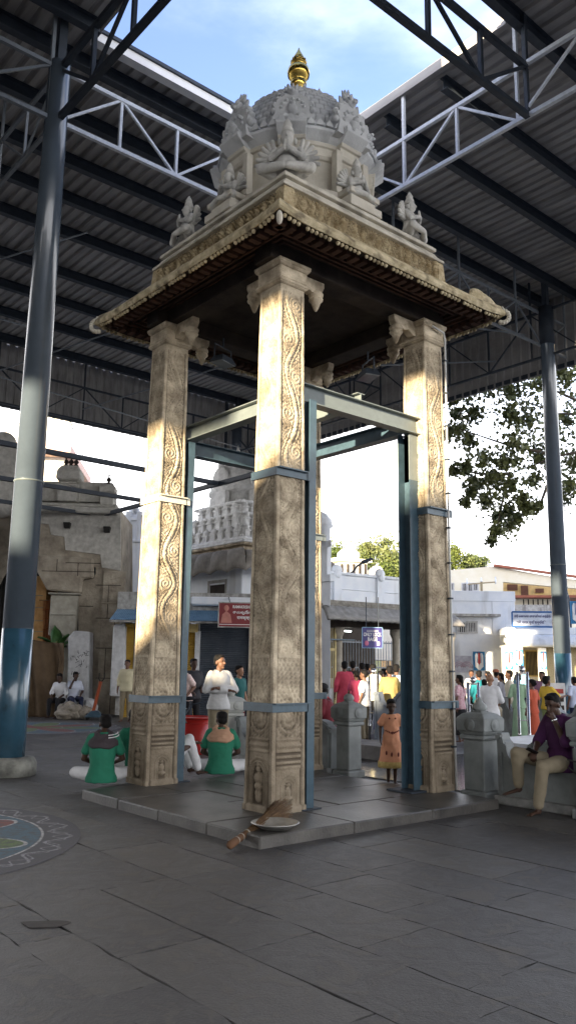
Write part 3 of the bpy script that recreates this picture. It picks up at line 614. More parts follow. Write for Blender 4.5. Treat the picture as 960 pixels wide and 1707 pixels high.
for x,y,w_,mm,zs in ((-1,-1,0,steel_blue,(3.6,1.13)),(-1,1,0,steel_blue,(3.66,1.12)),(1,-1,0,steel_blue,(3.5,1.11)),(1,1,0,steel_blue,(3.45,1.13))):
    for zi,z in enumerate(zs):
        k=(z-ZB)/(HP-ZB); hw=(.45+(.362-.45)*k)/2+.012; cx,cy=x*(SA-.225),y*(SB-.225); m_=steel_grey if (x,y)in((-1,1),(1,1)) and zi==0 else mm
        if (x,y)==(-1,1) and zi==0: m_=mat('cream_strap_paint',(.62,.60,.50),rough=.5,var=.1)
        s=MB(); t=.012; H_=.045
        s.box(cx-hw-t,cx-hw,cy-hw-t,cy+hw+t,z-H_,z+H_); s.box(cx+hw,cx+hw+t,cy-hw-t,cy+hw+t,z-H_,z+H_)
        s.box(cx-hw,cx+hw+.06,cy-hw-t,cy-hw,z-H_,z+H_); s.box(cx-hw,cx+hw,cy+hw,cy+hw+t,z-H_,z+H_); s.box(cx-hw-.0,cx+hw,cy-hw-t-.04,cy-hw-t,z+H_-.014,z+H_)
        s.build('clamp_strap',m_,sf)
# floodlights under the ceiling and a cable pipe on the right pillar
def flood(x,y,z,rz,label):
    t=thing('floodlight',label,'floodlight',(x,y,z),rz)
    MB().frus(0,0,-.04,.17,.06,.11,.12,.08).build('lamp_housing',purlin_paint,t,bevel=.006); MB().box(-.15,.15,-.10,.10,-.05,-.042).build('glass_pane',mat('lamp_glass',(.25,.27,.28),rough=.1,spec=.8,bump=0),t)
    b_=MB(); b_.tube([(-.19,0,0),(-.19,0,.2),(.19,0,.2),(.19,0,0)],.01,6); b_.bar((0,0,.2),(0,0,.34),.02); b_.build('bracket',purlin_paint,t)
flood(CA-.55,CB+.9,5.72,.3,'black floodlight slung under the pavilion ceiling near the left pillar'); flood(CA+.9,CB-.5,5.5,1.2,'black floodlight slung under the pavilion ceiling beside the right pillar')
cpx=CA+SA-.065; cpy=CB-SB-.0
cd=thing('cable_conduit','thin pale conduit pipe running down the edge of the right carved pillar','pipe',(cpx,cpy,0))
MB().tube([(-.25,-.03,5.98),(-.02,-.03,5.95),(.0,-.03,5.85),(-.01,-.03,3.0),(.02,-.03,.11)],.014,8).build('pipe',mat('conduit_grey',(.5,.5,.48),rough=.4,bump=0),cd)
for k in range(12): MB().box(-.03,.025,-.05,-.0,.6+.45*k,.62+.45*k).build('pipe_clip',purlin_paint,cd)
# ---------------------------------------------------------------- added unseen wall behind the viewer, top outline cut to shape the sun patches
gt=thing('added_sun_blocker','added unseen wall behind the viewer, notched along its top to shape the sun patches','building',(-34,0,0))
sil=[(-70,0),(-70,9.6),(-7.4,9.4),(-7.1,9.15),(-6.4,8.95),(-6.0,8.75),(-5.2,8.1),(-4.5,7.7),(-3.9,7.1),(-3.3,6.8),(-2.0,6.8),(-1.85,7.6),(-1.75,10.2),(-1.6,10.2),(-1.58,8.15),(-.62,8.2),(-.6,10.3),(0,11.3),(20,11.3),(20,10.2),(45,10.2),(45,0)]
MB().prism(sil,0,.3,M=Matrix.Rotation(PI/2,4,'Z')).build('wall',mat('ochre_plaster',(.25,.22,.17),rough=.9,bump=.2),gt)
wl=MB()
for k in range(-12,9): wl.box(.003,.06,k*5-.6,k*5+.6,.9,2.3)
wl.build('blocker_window',dark,gt)
# ---------------------------------------------------------------- low grey walls
def wall_post(a,b,s=.42,h=.80,label='',top=1.17,z0=0,m_=wallgrey,rz=0):
    t=thing('wall_post',label,'wall post',(a,b,z0),rz,'grey posts of the low court wall'); q=s/2
    MB().steps(0,0,[(0,q+.04),(.10,q+.04),(.11,q),(h-.10,q),(h-.095,q+.035),(h-.05,q+.035),(h-.045,q+.02),(h,q+.045)]).build('shaft',m_,t,bevel=.012)
    c=MB(); c.rings([((0,0,z),(1,0,0),(0,1,0),r,r) for z,r in ((h,.0+q*1.55),(h+.16,q*1.55),(h+.20,q*1.35),(h+.225,q*.75),(h+.25,q*.6))],8,False)
    c=MB(); c.steps(0,0,[(h,q+.055),(h+.15,q+.06),(h+.205,q+.005),(h+.225,q*.55),(h+.24,q*.5)]).build('head_block',m_,t,bevel=.03)
    MB().lathe([(q*.45,h+.235),(q*.62,h+.27),(q*.55,h+.31),(q*.25,h+.345),(.02,top+.03)],n=12).build('bud',m_,t)
    for k in range(4):
        md=MB(); M=Matrix.Rotation(k*PI/2,4,'Z')@Matrix.Translation((0,-(q+.055),h+.08))@Matrix.Rotation(PI/2,4,'X'); o=len(md.v); md.lathe([(.075,-.02),(.075,.012),(.05,.008),(.03,.02),(.008,.024)],n=14); md.v[o:]=[tuple(M@Vector(p)) for p in md.v[o:]]
        md.build('medallion',m_,t)
    return t
def scallop(L,hi,lo,n=1):
    pts=[]
    for k in range(n):
        x0=L*k/n;w_=L/n
        pts+=[(x0,hi+.05),(x0+w_*.10,hi+.05)]
        for i in range(9):
            t=PI*i/8; pts.append((x0+w_*(.30-.18*math.cos(t)),hi-.02-(hi-lo)*math.sin(t)))
        pts+=[(x0+w_*.52,hi)]
        for i in range(9):
            t=PI*i/8; pts.append((x0+w_*(.74-.20*math.cos(t)),hi+.02+.09*math.sin(t)))
    pts.append((L,hi)); return pts
def low_wall(a,b,L,rz,label,hi=.66,lo=.50,n=1,z0=0,m_=wallgrey,th=.16,ledge=True,prof=None):
    t=thing('low_wall',label,'low wall',(a,b,z0),rz,'scalloped low walls')
    s=prof or scallop(L,hi,lo,n); MB().prism([(0,0)]+s+[(L,0)],-th/2,th/2).build('panel',m_,t,bevel=.01)
    rim=MB()
    for (x0,z0_),(x1,z1_) in zip(s,s[1:]):
        if abs(x1-x0)>1e-3: rim.bar((x0,-th/2-.012,z0_-.045),(x1,-th/2-.012,z1_-.045),.03,.05)
    rim.bar((.06,-th/2-.008,.12),(.06,-th/2-.008,hi-.12),.03,.02); rim.bar((L-.08,-th/2-.008,.1),(L-.08,-th/2-.008,hi),.04,.02)
    rim.build('raised_moulding',m_,t)
    if ledge: MB().box(0,L,-th/2-.09,th/2+.09,0,.10).build('foot_ledge',mat('grey_ledge',(.13,.135,.13),rough=.8,scale=7,bump=.4,col2=(.27,.27,.26)),t,bevel=.012)
    return t
RZ=-PI/2   # local x runs toward -b
wall_post(8.50,6.29,.30,.80,'grey post with a bud cap right beside the right carved pillar')
low_wall(8.50,6.0,1.10,RZ,'scalloped grey wall with one deep dip that the man in purple sits on',.70,.50,prof=[(0,.80),(.07,.80),(.09,.72)]+[(.27-.15*math.cos(PI*i/10),.70-.19*math.sin(PI*i/10)) for i in range(11)]+[(.46,.68),(.48,.73)]+[(.59-.11*math.cos(PI*i/8),.73+.03*math.sin(PI*i/8)) for i in range(9)]+[(.70,.70),(.73,.60),(.78,.46),(1.10,.46)])
wall_post(8.44,4.64,.46,.84,'wide cracked grey post at the right picture edge behind the man in purple',1.25)
low_wall(8.44,4.2,3.0,RZ,'plain continuation of the grey wall past the cracked post',.70,.5,2)
wall_post(8.55,8.62,.26,.82,'grey post with faceted cap left of the girl in the orange dress',1.12)
low_wall(8.55,11.2,2.3,RZ,'grey scalloped wall the man in maroon sits behind',.66,.42,2)
wall_post(8.5,11.43,.30,.80,'pale post with sunlit cap behind the man with the orange towel',1.15,m_=mat('pale_painted_wall',(.30,.31,.29),rough=.6,scale=3,col2=(.42,.42,.39)))
cr_=MB()
for pts in ([(4.95,.52),(4.75,.40),(4.62,.34),(4.40,.42),(4.2,.45)],[(4.62,.34),(4.72,.20),(4.78,.12)],[(4.95,.60),(4.6,.55),(4.3,.52)]):
    for (b0,z0_),(b1,z1_) in zip(pts,pts[1:]): cr_.bar((8.44-.232,b0,z0_),(8.44-.232,b1,z1_),.012,.014)
wp_=[o for o in bpy.data.objects if o.get('label','').startswith('wide cracked')][0]; co=cr_.build('crack_lines',dark,wp_); co.location=(-8.44,-4.64,0)
# second line of walls
low_wall(16.4,14.1,5.2,RZ,'far scalloped grey wall in front of the crowd on the right',.86,.62,4,m_=wallgrey)
wall_post(16.4,14.3,.3,.85,'far grey post at the left end of the second scalloped wall',1.2)
low_wall(12.6,11.9,1.2,RZ,'bluish grey wall end behind the steel queue posts in the gateway',1.0,.8,1,m_=mat('bluish_wall',(.13,.15,.18),rough=.6))
MB_=MB().box(10.4,11.2,9.2,10.9,0,.24).build('stone_step',mat('step_stone',(.10,.095,.09),rough=.7,bump=.5,col2=(.2,.19,.18)),bevel=.01); tag(MB_,'dark stone step just behind the girl in the gateway','step')
lane=MB().box(8.75,12.5,5.0,9.6,-.01,.018).build('wet_path',mat('wet_stone',(.10,.11,.12),rough=.12,scale=4,bump=.35,bscale=9,col2=(.22,.23,.24),spec=.8)); struct(lane)
lane2=MB().box(9.2,15.9,2.0,6.9,.40,.62).build('raised_path',mat('sky_sheen_path',(.5,.52,.56),rough=.5)); struct(lane2)  # blue-white colour stands for sky reflected off the wet walkway
def qposts(a,b,lab,h=1.45,z0=0):
    t=thing('queue_post',lab,'railing post',(a,b,z0)); chrome=mat('stainless_tube',(.6,.6,.6),rough=.22,metal=1,var=.05,bump=0)
    for d in (-.09,.09):
        MB().lathe([(.028,0),(.028,.32),(.036,.33),(.036,.36),(.026,.37),(.026,h)],(-d*.65,d*.76,0),12).build('upright',chrome,t)
    MB().ell((0,0,h+.04),.06,.06,.06).build('ball',chrome,t); r=MB(); r.bar((.06,-.07,h-.03),(-.06,.07,h-.03),.03); r.bar((.06,-.07,.6),(-.06,.07,.6),.02); r.build('crossbar',chrome,t)
p=atz(623,1238,.0); qposts(p.x,p.y,'pair of tall stainless queue posts with a ball top behind the girl',1.42)
p=atd(869,1110,15.8); qposts(p.x,p.y,'pair of pale queue posts between the two grey walls on the right',1.5)
p=atd(787,1110,15.2); qposts(p.x,p.y,'dull grey queue post pair beside the bud-capped right post',1.0,.3)
# ---------------------------------------------------------------- painted floor rangolis
def rangoli(name,a,b,r,label,ph):
    m=bpy.data.materials.new(name+'_chalk'); m.use_nodes=True; nt=m.node_tree; X=NX(nt); bs=nt.nodes['Principled BSDF']; bs.inputs['Roughness'].default_value=.7
    tc=nd(nt,'ShaderNodeTexCoord'); s=nd(nt,'ShaderNodeSeparateXYZ'); nt.links.new(tc.outputs['Object'],s.inputs[0]); x,y=s.outputs['X'],s.outputs['Y']
    rr=X.m('DIVIDE',X.m('SQRT',X.m('ADD',X.m('MULTIPLY',x,x),X.m('MULTIPLY',y,y))),r); th=X.m('ARCTAN2',y,x)
    c=X.mix(0,(.075,.072,.085),(0,0,0))
    blue=(.06,.13,.18); green=(.12,.19,.06); red=(.22,.055,.045); whi=(.5,.5,.5)
    pet=X.m('ABSOLUTE',X.m('SINE',X.m('ADD',X.m('MULTIPLY',th,4),ph))); edge=X.m('ADD',.28,X.m('MULTIPLY',pet,.50))
    c=X.mix(X.band(rr,-1,.82),c,blue)
    inp=X.m('LESS_THAN',rr,edge); side=X.m('GREATER_THAN',X.m('SINE',X.m('ADD',X.m('MULTIPLY',th,4),ph)),0); c=X.mix(inp,c,X.mix(side,green,red))
    c=X.mix(X.band(X.m('ABSOLUTE',X.m('SUBTRACT',rr,edge)),-1,.012,.005),c,whi)
    c=X.mix(X.band(rr,.815,.832,.005),c,whi); c=X.mix(X.band(rr,.30,.312,.005),c,whi); c=X.mix(X.band(rr,-1,.14),c,red)
    wv=X.m('ADD',.905,X.m('MULTIPLY',X.m('SINE',X.m('MULTIPLY',th,22)),.05)); c=X.mix(X.band(X.m('ABSOLUTE',X.m('SUBTRACT',rr,wv)),-1,.012,.006),c,(.3,.3,.32))
    wv=X.m('ADD',.905,X.m('MULTIPLY',X.m('COSINE',X.m('MULTIPLY',th,44)),.03)); c=X.mix(X.band(X.m('ABSOLUTE',X.m('SUBTRACT',rr,wv)),-1,.008,.005),c,(.26,.26,.28))
    nz=nd(nt,'ShaderNodeTexNoise'); nz.inputs['Scale'].default_value=14; nz.inputs['Detail'].default_value=8; nt.links.new(tc.outputs['Object'],nz.inputs[0])
    c=X.mix(X.m('MULTIPLY',X.band(nz.outputs[0],.45,2,.2),.75),c,(.07,.068,.068))
    n5=nd(nt,'ShaderNodeTexNoise'); n5.inputs['Scale'].default_value=90; n5.inputs['Detail'].default_value=4; nt.links.new(tc.outputs['Object'],n5.inputs[0]); c=X.mix(X.m('MULTIPLY',X.band(n5.outputs[0],.5,2,.08),.5),c,(.06,.058,.06))
    nt.links.new(c,bs.inputs['Base Color'])
    o=MB().lathe([(r*1.0,-.002),(r*1.0,.004)],(0,0,0),72,False).build(name,m,loc=(a,b,0)); tag(o,label,'floor painting')
rangoli('floor_rangoli',1.99,8.09,1.93,'large round chalk rangoli in blue, red and green at the left picture edge',1.257)
rangoli('floor_rangoli',8.6,19.4,2.1,'smaller-looking far round rangoli in red and blue before the brown tarpaulin',1.2)
# ---------------------------------------------------------------- open pipe frame on the left
fr_=thing('pipe_shelter_frame','thin grey open steel frame of posts and rails before the old temple wall','steel frame',(0,0,0))
for p,q in (((-6,17.35,6.3),(12.4,17.35,6.3)),((-6,20.8,6.3),(12.4,20.8,6.3)),((-6,23.9,6.3),(12.3,23.9,6.3)),((12.35,23.9,6.3),(12.35,12.0,6.3))):
    MB().bar(p,q,.11,.11).build('rail',purlin_paint,fr_)
def shp(a,b):
    p=MB().box(a-.07,a+.07,b-.07,b+.07,2.2,6.24).build('post',truss_paint,fr_); MB().box(a-.074,a+.074,b-.074,b+.074,0,2.2).build('painted_foot',steel_blue,p)
shp(12.3,23.85); shp(-6,23.85); shp(-6,17.35)
# ---------------------------------------------------------------- text helper
def txt(s,h,m_,parent,x,y,z,name='lettering',width=None,ext=.006):
    cu=bpy.data.curves.new(name,'FONT'); cu.body=s; cu.size=1; cu.align_x='CENTER'; cu.align_y='CENTER'; cu.extrude=.004; cu.offset=.018; cu.resolution_u=3
    o=bpy.data.objects.new(name,cu); COL.objects.link(o); dg=bpy.context.evaluated_depsgraph_get(); me=bpy.data.meshes.new_from_object(o.evaluated_get(dg)); bpy.data.objects.remove(o)
    if not me or not me.vertices: return None
    co=np.empty(len(me.vertices)*3); me.vertices.foreach_get('co',co); co=co.reshape(-1,3); mn,mx_=co.min(0),co.max(0)
    sy=h/(mx_[1]-mn[1]); sx_=sy if width is None else width/(mx_[0]-mn[0]); cx,cy=(mn[0]+mx_[0])/2,(mn[1]+mx_[1])/2
    out=np.stack([(co[:,0]-cx)*sx_+x,y-(co[:,2]+.004)/.008*ext,(co[:,1]-cy)*sy+z],1); me.vertices.foreach_set('co',out.ravel()); me.materials.clear(); me.materials.append(m_); me.update(); me.name=name
    ob=bpy.data.objects.new(name,me); COL.objects.link(ob); ob.parent=parent; return ob
ink_w=plain('white_lettering',(.8,.8,.78),rough=.5); ink_b=plain('navy_lettering',(.02,.03,.16),rough=.5)
def S_thing(S,name,label,cat,**k): return thing(name,label,cat,S.o,S.rz,**k)
def P_(S,pts,y=0): return [S.xz(u,v,y) for u,v in pts]
def Bx(S,m,u0,u1,v0,v1,y0,y1):                     # box from outline measured on plane y0
    x0,za=S.xz(u0,(v0+v1)/2,y0);x1,_=S.xz(u1,(v0+v1)/2,y0); um=(u0+u1)/2; z1=S.z(um,v0,y0); z0=S.z(um,v1,y0); m.box(min(x0,x1),max(x0,x1),min(y0,y1),max(y0,y1),max(0,z0),z1); return m
# ---------------------------------------------------------------- old temple on the left
S=Site(200,26,.06); T=S_thing(S,'old_temple','old stone temple front with flaking lime plaster, turrets and an orange lit doorway at left','temple')
tstone=mat('temple_stone',(.18,.15,.115),rough=.9,scale=1.8,bump=1,bscale=9,col2=(.44,.385,.30),dist=.03)
m=MB(); m.prism(P_(S,[(131,1200),(131,958),(160,958),(160,945),(78,945),(66,930),(66,850),(202,850),(202,1200)]),0,3.0)
m.build('wall',tstone,T)
m=MB()
for (u0,u1,v) in ((70,160,952),(66,110,930),(110,168,938),(160,202,975),(160,202,1030),(160,202,1080),(160,202,1130),(133,156,1010),(133,156,1060),(66,82,1000)): Bx(S,m,u0,u1,v,v+1.1,-.306 if 66<u0<160 and v<990 else -.126,-.29 if 66<u0<160 and v<990 else -.1)
for (u,v0,v1) in ((95,932,952),(130,938,960),(180,975,1030),(190,1030,1080),(175,1080,1130),(184,1130,1190)): Bx(S,m,u,u+1,v0,v1,-.306 if u<160 else -.126,-.29 if u<160 else -.1)
m.build('course_joints',granite_dark,T)
m=MB(); m.prism(P_(S,[(-120,1200),(-120,850),(64,850),(64,905),(-120,905)]),.15,3.0); m.build('lintel_wall',tstone,T)
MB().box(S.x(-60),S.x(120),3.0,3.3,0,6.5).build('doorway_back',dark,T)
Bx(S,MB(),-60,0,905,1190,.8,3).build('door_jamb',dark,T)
m=MB(); Bx(S,m,40,72,960,1192,.75,2.5); m.build('jamb_lit',mat('orange_glow_plaster',(.42,.22,.08),rough=.8,scale=5,bump=.4,col2=(.62,.38,.16)),T)  # warm glow inside the doorway is put into the orange plaster colour
m=MB()
for v in (992,1012,1034,1052,1080): Bx(S,m,40,72,v,v+1.2,.735,.76)
m.build('jamb_joints',tstone,T)
m=MB(); m.prism(P_(S,[(60,850),(202,850),(202,952),(170,946),(168,925),(110,917),(108,895),(86,892),(82,874),(60,872)]),-.035,0); m.build('plaster_patch',plaster,T,bevel=.01)
m=MB(); m.prism(P_(S,[(68,926),(158,932),(158,965),(140,966),(138,990),(82,985),(66,955)]),-.30,0); m.build('bracket_block',tstone,T,bevel=.05)
m=MB(); Bx(S,m,80,134,988,991,-.34,.1); Bx(S,m,83,128,992,1060,-.22,.1); Bx(S,m,83,125,1022,1026,-.26,-.2); Bx(S,m,85,128,1060,1190,-.2,.1); m.build('column',mat('pale_stone',(.3,.28,.23),rough=.9,scale=4,bump=.6,bscale=16,col2=(.46,.43,.36)),T,bevel=.03)
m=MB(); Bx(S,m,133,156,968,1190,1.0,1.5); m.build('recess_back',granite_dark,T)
m=MB(); Bx(S,m,166,204,952,1200,-.12,.02); Bx(S,m,168,202,1004,1007,-.16,-.1); m.build('corner_pilaster',tstone,T,bevel=.02)
m=MB(); Bx(S,m,-130,196,842,852,-.35,2.5); Bx(S,m,-130,196,836,842,-.22,2.5); m.build('cornice',plaster,T,bevel=.03)
m=MB(); Bx(S,m,60,188,803,836,-.05,1.0); m.build('parapet',plaster,T,bevel=.02)
m=MB(); Bx(S,m,-130,60,800,836,-.02,1.0); m.build('parapet_left',plaster,T,bevel=.02)
def turret(u,v0,v1,w_,nf,y=-.25):
    x,z0=S.xz(u,v1,y); _,z1=S.xz(u,v0,y); h=z1-z0; q=MB(); q.steps(0,0,[(0,w_*.42),(h*.38,w_*.42),(h*.40,w_*.5),(h*.46,w_*.5),(h*.48,w_*.36),(h*.55,w_*.36),(h*.6,w_*.52),(h*.85,w_*.5),(h,w_*.34)])
    o=q.build('turret',plaster,T,bevel=.03,loc=(x,y+.2,z0))
    for i in range(nf):
        MB().lathe([(.05,0),(.09,.05),(.035,.10),(.09,.16),(.07,.21),(.02,.27),(.035,.31),(.004,.42)],n=10).build('finial',granite_dark,o,loc=((i-(nf-1)/2)*.16,0,h-.01))
turret(113,776,836,.74,3); turret(178,806,842,.50,1)
x,z=S.xz(8,836,-.2)
for k,(r,zz) in enumerate(((1.25,0),(.95,.85),(.55,1.5))): MB().ell((0,0,0),r*.8,.4,r*.75,n=20,k=12).build('shell_ornament',plaster,T,loc=(x-.2,-.15,z+zz+.4))
g_=MB()
for i in range(9): u=64+i*2.6; a_=S.xz(u,1000+i*-.8,-.02); c_=S.xz(u,1068,-.02); g_.bar((a_[0],.7,a_[1]),(c_[0],.7,c_[1]),.02)
for v in (1000,1015,1030,1048,1062): a_=S.xz(63,v,-.02); c_=S.xz(85,v-4,-.02); g_.bar((a_[0],.69,a_[1]),(c_[0],.69,c_[1]),.02)
g_.build('rusty_grille',mat('rust',(.25,.07,.02),rough=.8),T)
for u,v in ((114,877),(180,884)):
    x,z=S.xz(u,v,-.06); o=thing('wall_speaker','small black speaker on the old temple wall '+('above the white plaster step' if u<150 else 'near its right corner'),'speaker',S.o+S.X*x+S.Y*-.2+_up*z,S.rz); MB().frus(0,0,-.09,.09,.09,.11).build('box',dark,o,bevel=.01); MB().bar((0,0,.05),(0,.2,.05),.03).build('arm',purlin_paint,o)
# tarpaulin
S2=Site(70,24.6,.06); TP=MB(); NXg,NZg=60,30; P=np.zeros((NZg,NXg,3)); xa=S2.x(10);xb=S2.x(113)
for j in range(NZg):
    for i in range(NXg):
        s=i/(NXg-1);t=j/(NZg-1); top=2.45-.32*s-.10*math.sin(s*PI); P[j,i]=(xa+(xb-xa)*s-.12*t*(s>.9),-.35*(1-t)-.08*math.sin((s*9+t*4*(1-s))*2.2)*(.4+t)-.05*math.sin(s*31+t*8),top*t+.0)
tp_=TP.grid(P).build('tarpaulin',mat('brown_canvas',(.085,.055,.03),rough=.85,scale=3,bump=.3,bscale=60,col2=(.14,.095,.055)),loc=S2.o); tp_.rotation_euler=(0,0,S2.rz); sm=tp_.modifiers.new('solid','SOLIDIFY'); sm.thickness=.02
tag(tp_,'brown canvas tarpaulin hung in folds across the old temple doorway','tarpaulin')
# white pier, slab, pots
def simple(S,name,label,cat,pts,y0,y1,m_,bev=.03):
    o=S_thing(S,name,label,cat) if False else MB().prism(P_(S,pts),y0,y1).build(name,m_,bevel=bev); o.location=S.o; o.rotation_euler=(0,0,S.rz); return tag(o,label,cat)
S3=Site(130,24.8,.06)
pier_m=mat('scuffed_whitewash',(.42,.42,.42),rough=.85,scale=5,bump=.3,col2=(.62,.62,.62))
pier=S_thing(S3,'white_pier','broad whitewashed pier with scribbled marks behind the two seated men','pier'); MB().prism(P_(S3,[(112,1192),(114,1062),(124,1051),(150,1053),(148,1192)]),0,.7).build('body',pier_m,pier,bevel=.04)
sc_=MB()
for k in range(26):
    u=119+hsh(k)*28;v=1085+hsh(k+50)*45; x,z=S3.xz(u,v,0); L=.05+.08*hsh(k+9); a_=hsh(k+3)*PI; sc_.bar((x-L*math.cos(a_)/2,-.006,z-L*math.sin(a_)/2),(x+L*math.cos(a_)/2,-.006,z+L*math.sin(a_)/2),.012,.012)
sc_.build('scribbles',dark,pier)
simple(Site(197,24.2,.05),'white_slab','tall white weathered slab standing beside the yellow shutter','slab',[(183,1160),(189,1046),(192,1040),(209,1043),(208,1105),(203,1162)],0,.35,pier_m)
simple(Site(152,24.0,.05),'white_block','whitewashed rough stone block at the foot of the blue post','stone',[(138,1188),(140,1166),(152,1163),(160,1178),(158,1192)],0,.5,pier_m,.08)
rk=MB()
for k in range(26):
    rk.ell((hsh(k)*.75-.37,hsh(k+7)*.5-.25,.08+.30*hsh(k+3)*(1-abs(hsh(k)-.5))),.20*(.5+hsh(k+1)),.17,.15*(.5+hsh(k+2)),n=7,k=5)
p=atd(127,1110,23.6); o=rk.build('rubble_heap',mat('rubble',(.2,.17,.13),rough=.95,scale=9,bump=1,col2=(.4,.36,.3),dist=.03),loc=(p.x,p.y,0)); tag(o,'pale broken rubble heap at the feet of the two seated men','rubble')
# hand tool: orange lifting jack
p=atd(163,1110,23.2); t=thing('hand_jack','orange and blue wheeled hand jack with a forked handle leaning by the blue post','jack',(p.x,p.y,0),YAWC)
MB().bar((-.05,0,.2),(.12,0,1.05),.075).build('shaft',mat('orange_enamel',(.35,.07,.02),rough=.4),t)
f_=MB(); f_.tube([(.12,0,1.02),(.06,0,1.13),(.07,0,1.28)],.018,7); f_.tube([(.12,0,1.02),(.21,0,1.13),(.21,0,1.30)],.018,7); f_.build('fork_handle',dark,t)
MB().frus(0,0,.08,.26,.26,.09,.16,.09).build('base',steel_blue,t,bevel=.02)
for x in (-.2,.2): MB().lathe([(.09,-.03),(.09,.03)],n=14).build('wheel',dark,t,loc=(x,0,.09)).rotation_euler=(0,PI/2,0)
# potted banana plant on the tarp top
p=atd(93,1110,25.2); pt=thing('banana_plant','broad-leaved green banana plant rising above the brown tarpaulin','plant',(p.x,p.y,0),YAWC)
MB().lathe([(.22,0),(.3,.5),(.28,.52)],n=16).build('pot',mat('terracotta',(.3,.12,.06)),pt); MB().tube([(0,0,.4),(.02,0,1.6),(0,0,2.2)],.07,8,.04).build('stem',plain('plant_stem',(.15,.2,.06)),pt)
lm=mat('banana_leaf',(.03,.09,.02),rough=.45,scale=5,bump=.2,col2=(.06,.15,.04))
def leaf(L,W,n=9):
    P=np.zeros((n,5,3))
    for i in range(n):
        t=i/(n-1); w_=W*math.sin(PI*min(1,t*1.02+.04))**.7
        for j in range(5): s=(j-2)/2; P[i,j]=(s*w_,L*t*.9,L*(.5*t-.55*t*t)+abs(s)*-.06)
    return P
for k,(az,el,L,W) in enumerate(((-.5,1.15,.95,.18),(.9,.5,.8,.16),(2.0,.9,.7,.15),(-1.6,.3,.8,.17),(-2.3,.6,.8,.15),(.2,.2,.75,.16))):
    o=MB().grid(leaf(L,W)).build('leaf',lm,pt,loc=(0,0,1.95)); o.rotation_euler=(el,0,-az); s_=o.modifiers.new('solid','SOLIDIFY'); s_.thickness=.006
# ---------------------------------------------------------------- houses behind the old temple
S=Site(100,50,.1); H=S_thing(S,'pink_house','cream and pink house with a projecting balcony slab behind the old temple','house')
m=MB(); Bx(S,m,30,104,748,900,0,8); m.build('wall',white_warm,H); m=MB(); Bx(S,m,10,118,738,752,-1.4,8); m.build('balcony_slab',mat('pink_wash',(.6,.42,.36),rough=.8),H); m=MB(); Bx(S,m,10,120,690,738,-1.4,-1.1); m.build('balcony_wall',white_warm,H)
for u in (66,): m=MB(); Bx(S,m,u,u+6,765,788,-.08,.0); o=m.build('window',granite_dark,H); m=MB(); Bx(S,m,u-3,u+9,760,764,-.25,0); m.build('lintel',white_warm,o)
m=MB(); Bx(S,m,76,90,752,757,-.8,-.3); m.build('soffit_lamp',mat('pink_wash',(.6,.42,.36)),H)
# antenna mast
p=atd(158,1110,40); t=thing('antenna_mast','thin rooftop antenna mast with small whip elements above the turrets','antenna',(p.x,p.y,0),YAWC); MB().tube([(0,0,0),(0,0,12.3)],.03,6).build('mast',truss_paint,t)
q=MB()
for k in range(6): q.bar((-.3+.03*k,0,11.2+.2*k),(.3-.03*k,0,11.35+.2*k),.02)
q.build('elements',truss_paint,t)
q=MB(); q.tube([tuple(atd(112,688,28)),tuple(atd(158,808,40))],.018,5); q.tube([tuple(atd(158,808,40)),tuple(atd(180,735,40.5))],.018,5); tag(q.build('guy_wire',truss_paint),'thin guy wires meeting in a V above the old temple roof','wire')
# ---------------------------------------------------------------- white compound wall
S=Site(200,31,0); H=S_thing(S,'compound_wall','bluish white compound wall with a panelled parapet behind the yellow shutters','wall')
m=MB(); Bx(S,m,196,352,905,1192,0,.6); m.build('wall',white,H,bevel=.03); m=MB(); Bx(S,m,196,258,858,905,.1,.5); Bx(S,m,196,258,862,868,.02,.1); Bx(S,m,196,258,899,904,-.08,.1); m.build('parapet',white,H,bevel=.03)
for u in (213,232,250): m=MB(); Bx(S,m,u-4,u+4,852,905,0,.1); m.build('parapet_post',white,H,bevel=.02)
m=MB(); Bx(S,m,196,352,1000,1003,-.05,0); Bx(S,m,260,352,901,906,-.12,.7); m.build('moulding',concrete,H)
def kiosk(S,u,v0,v1,wpx,y,H,m_,name='kiosk_dome'):
    x,zb_=S.xz(u,v1,y); _,zt=S.xz(u,v0,y); w_=abs(S.x(u+wpx/2,1100,y)-S.x(u-wpx/2,1100,y))/2; h=zt-zb_
    q=MB(); q.lathe([(w_*.92,0),(w_*.92,h*.04),(w_*.8,h*.05),(w_*.8,h*.36),(w_*1.0,h*.38),(w_*1.0,h*.42),(w_*.85,h*.44),(w_*.98,h*.52),(w_*.93,h*.64),(w_*.6,h*.76),(w_*.2,h*.82),(w_*.1,h*.85),(w_*.14,h*.89),(w_*.03,h*.93),(.01,h)],n=16)
    o=q.build(name,m_,H,loc=(x,y+w_,zb_)); q=MB()
    for i in range(8): a=PI*i/4; q.box(-.02,.02,-.02,.02,h*.06,h*.36,M=Matrix.Rotation(a,4,'Z')@Matrix.Translation((w_*.82,0,0)))
    q.build('pilaster',m_,o); return o
kiosk(S,330,862,905,34,.1,H,white); kiosk(S,222,838,862,20,.1,H,white)
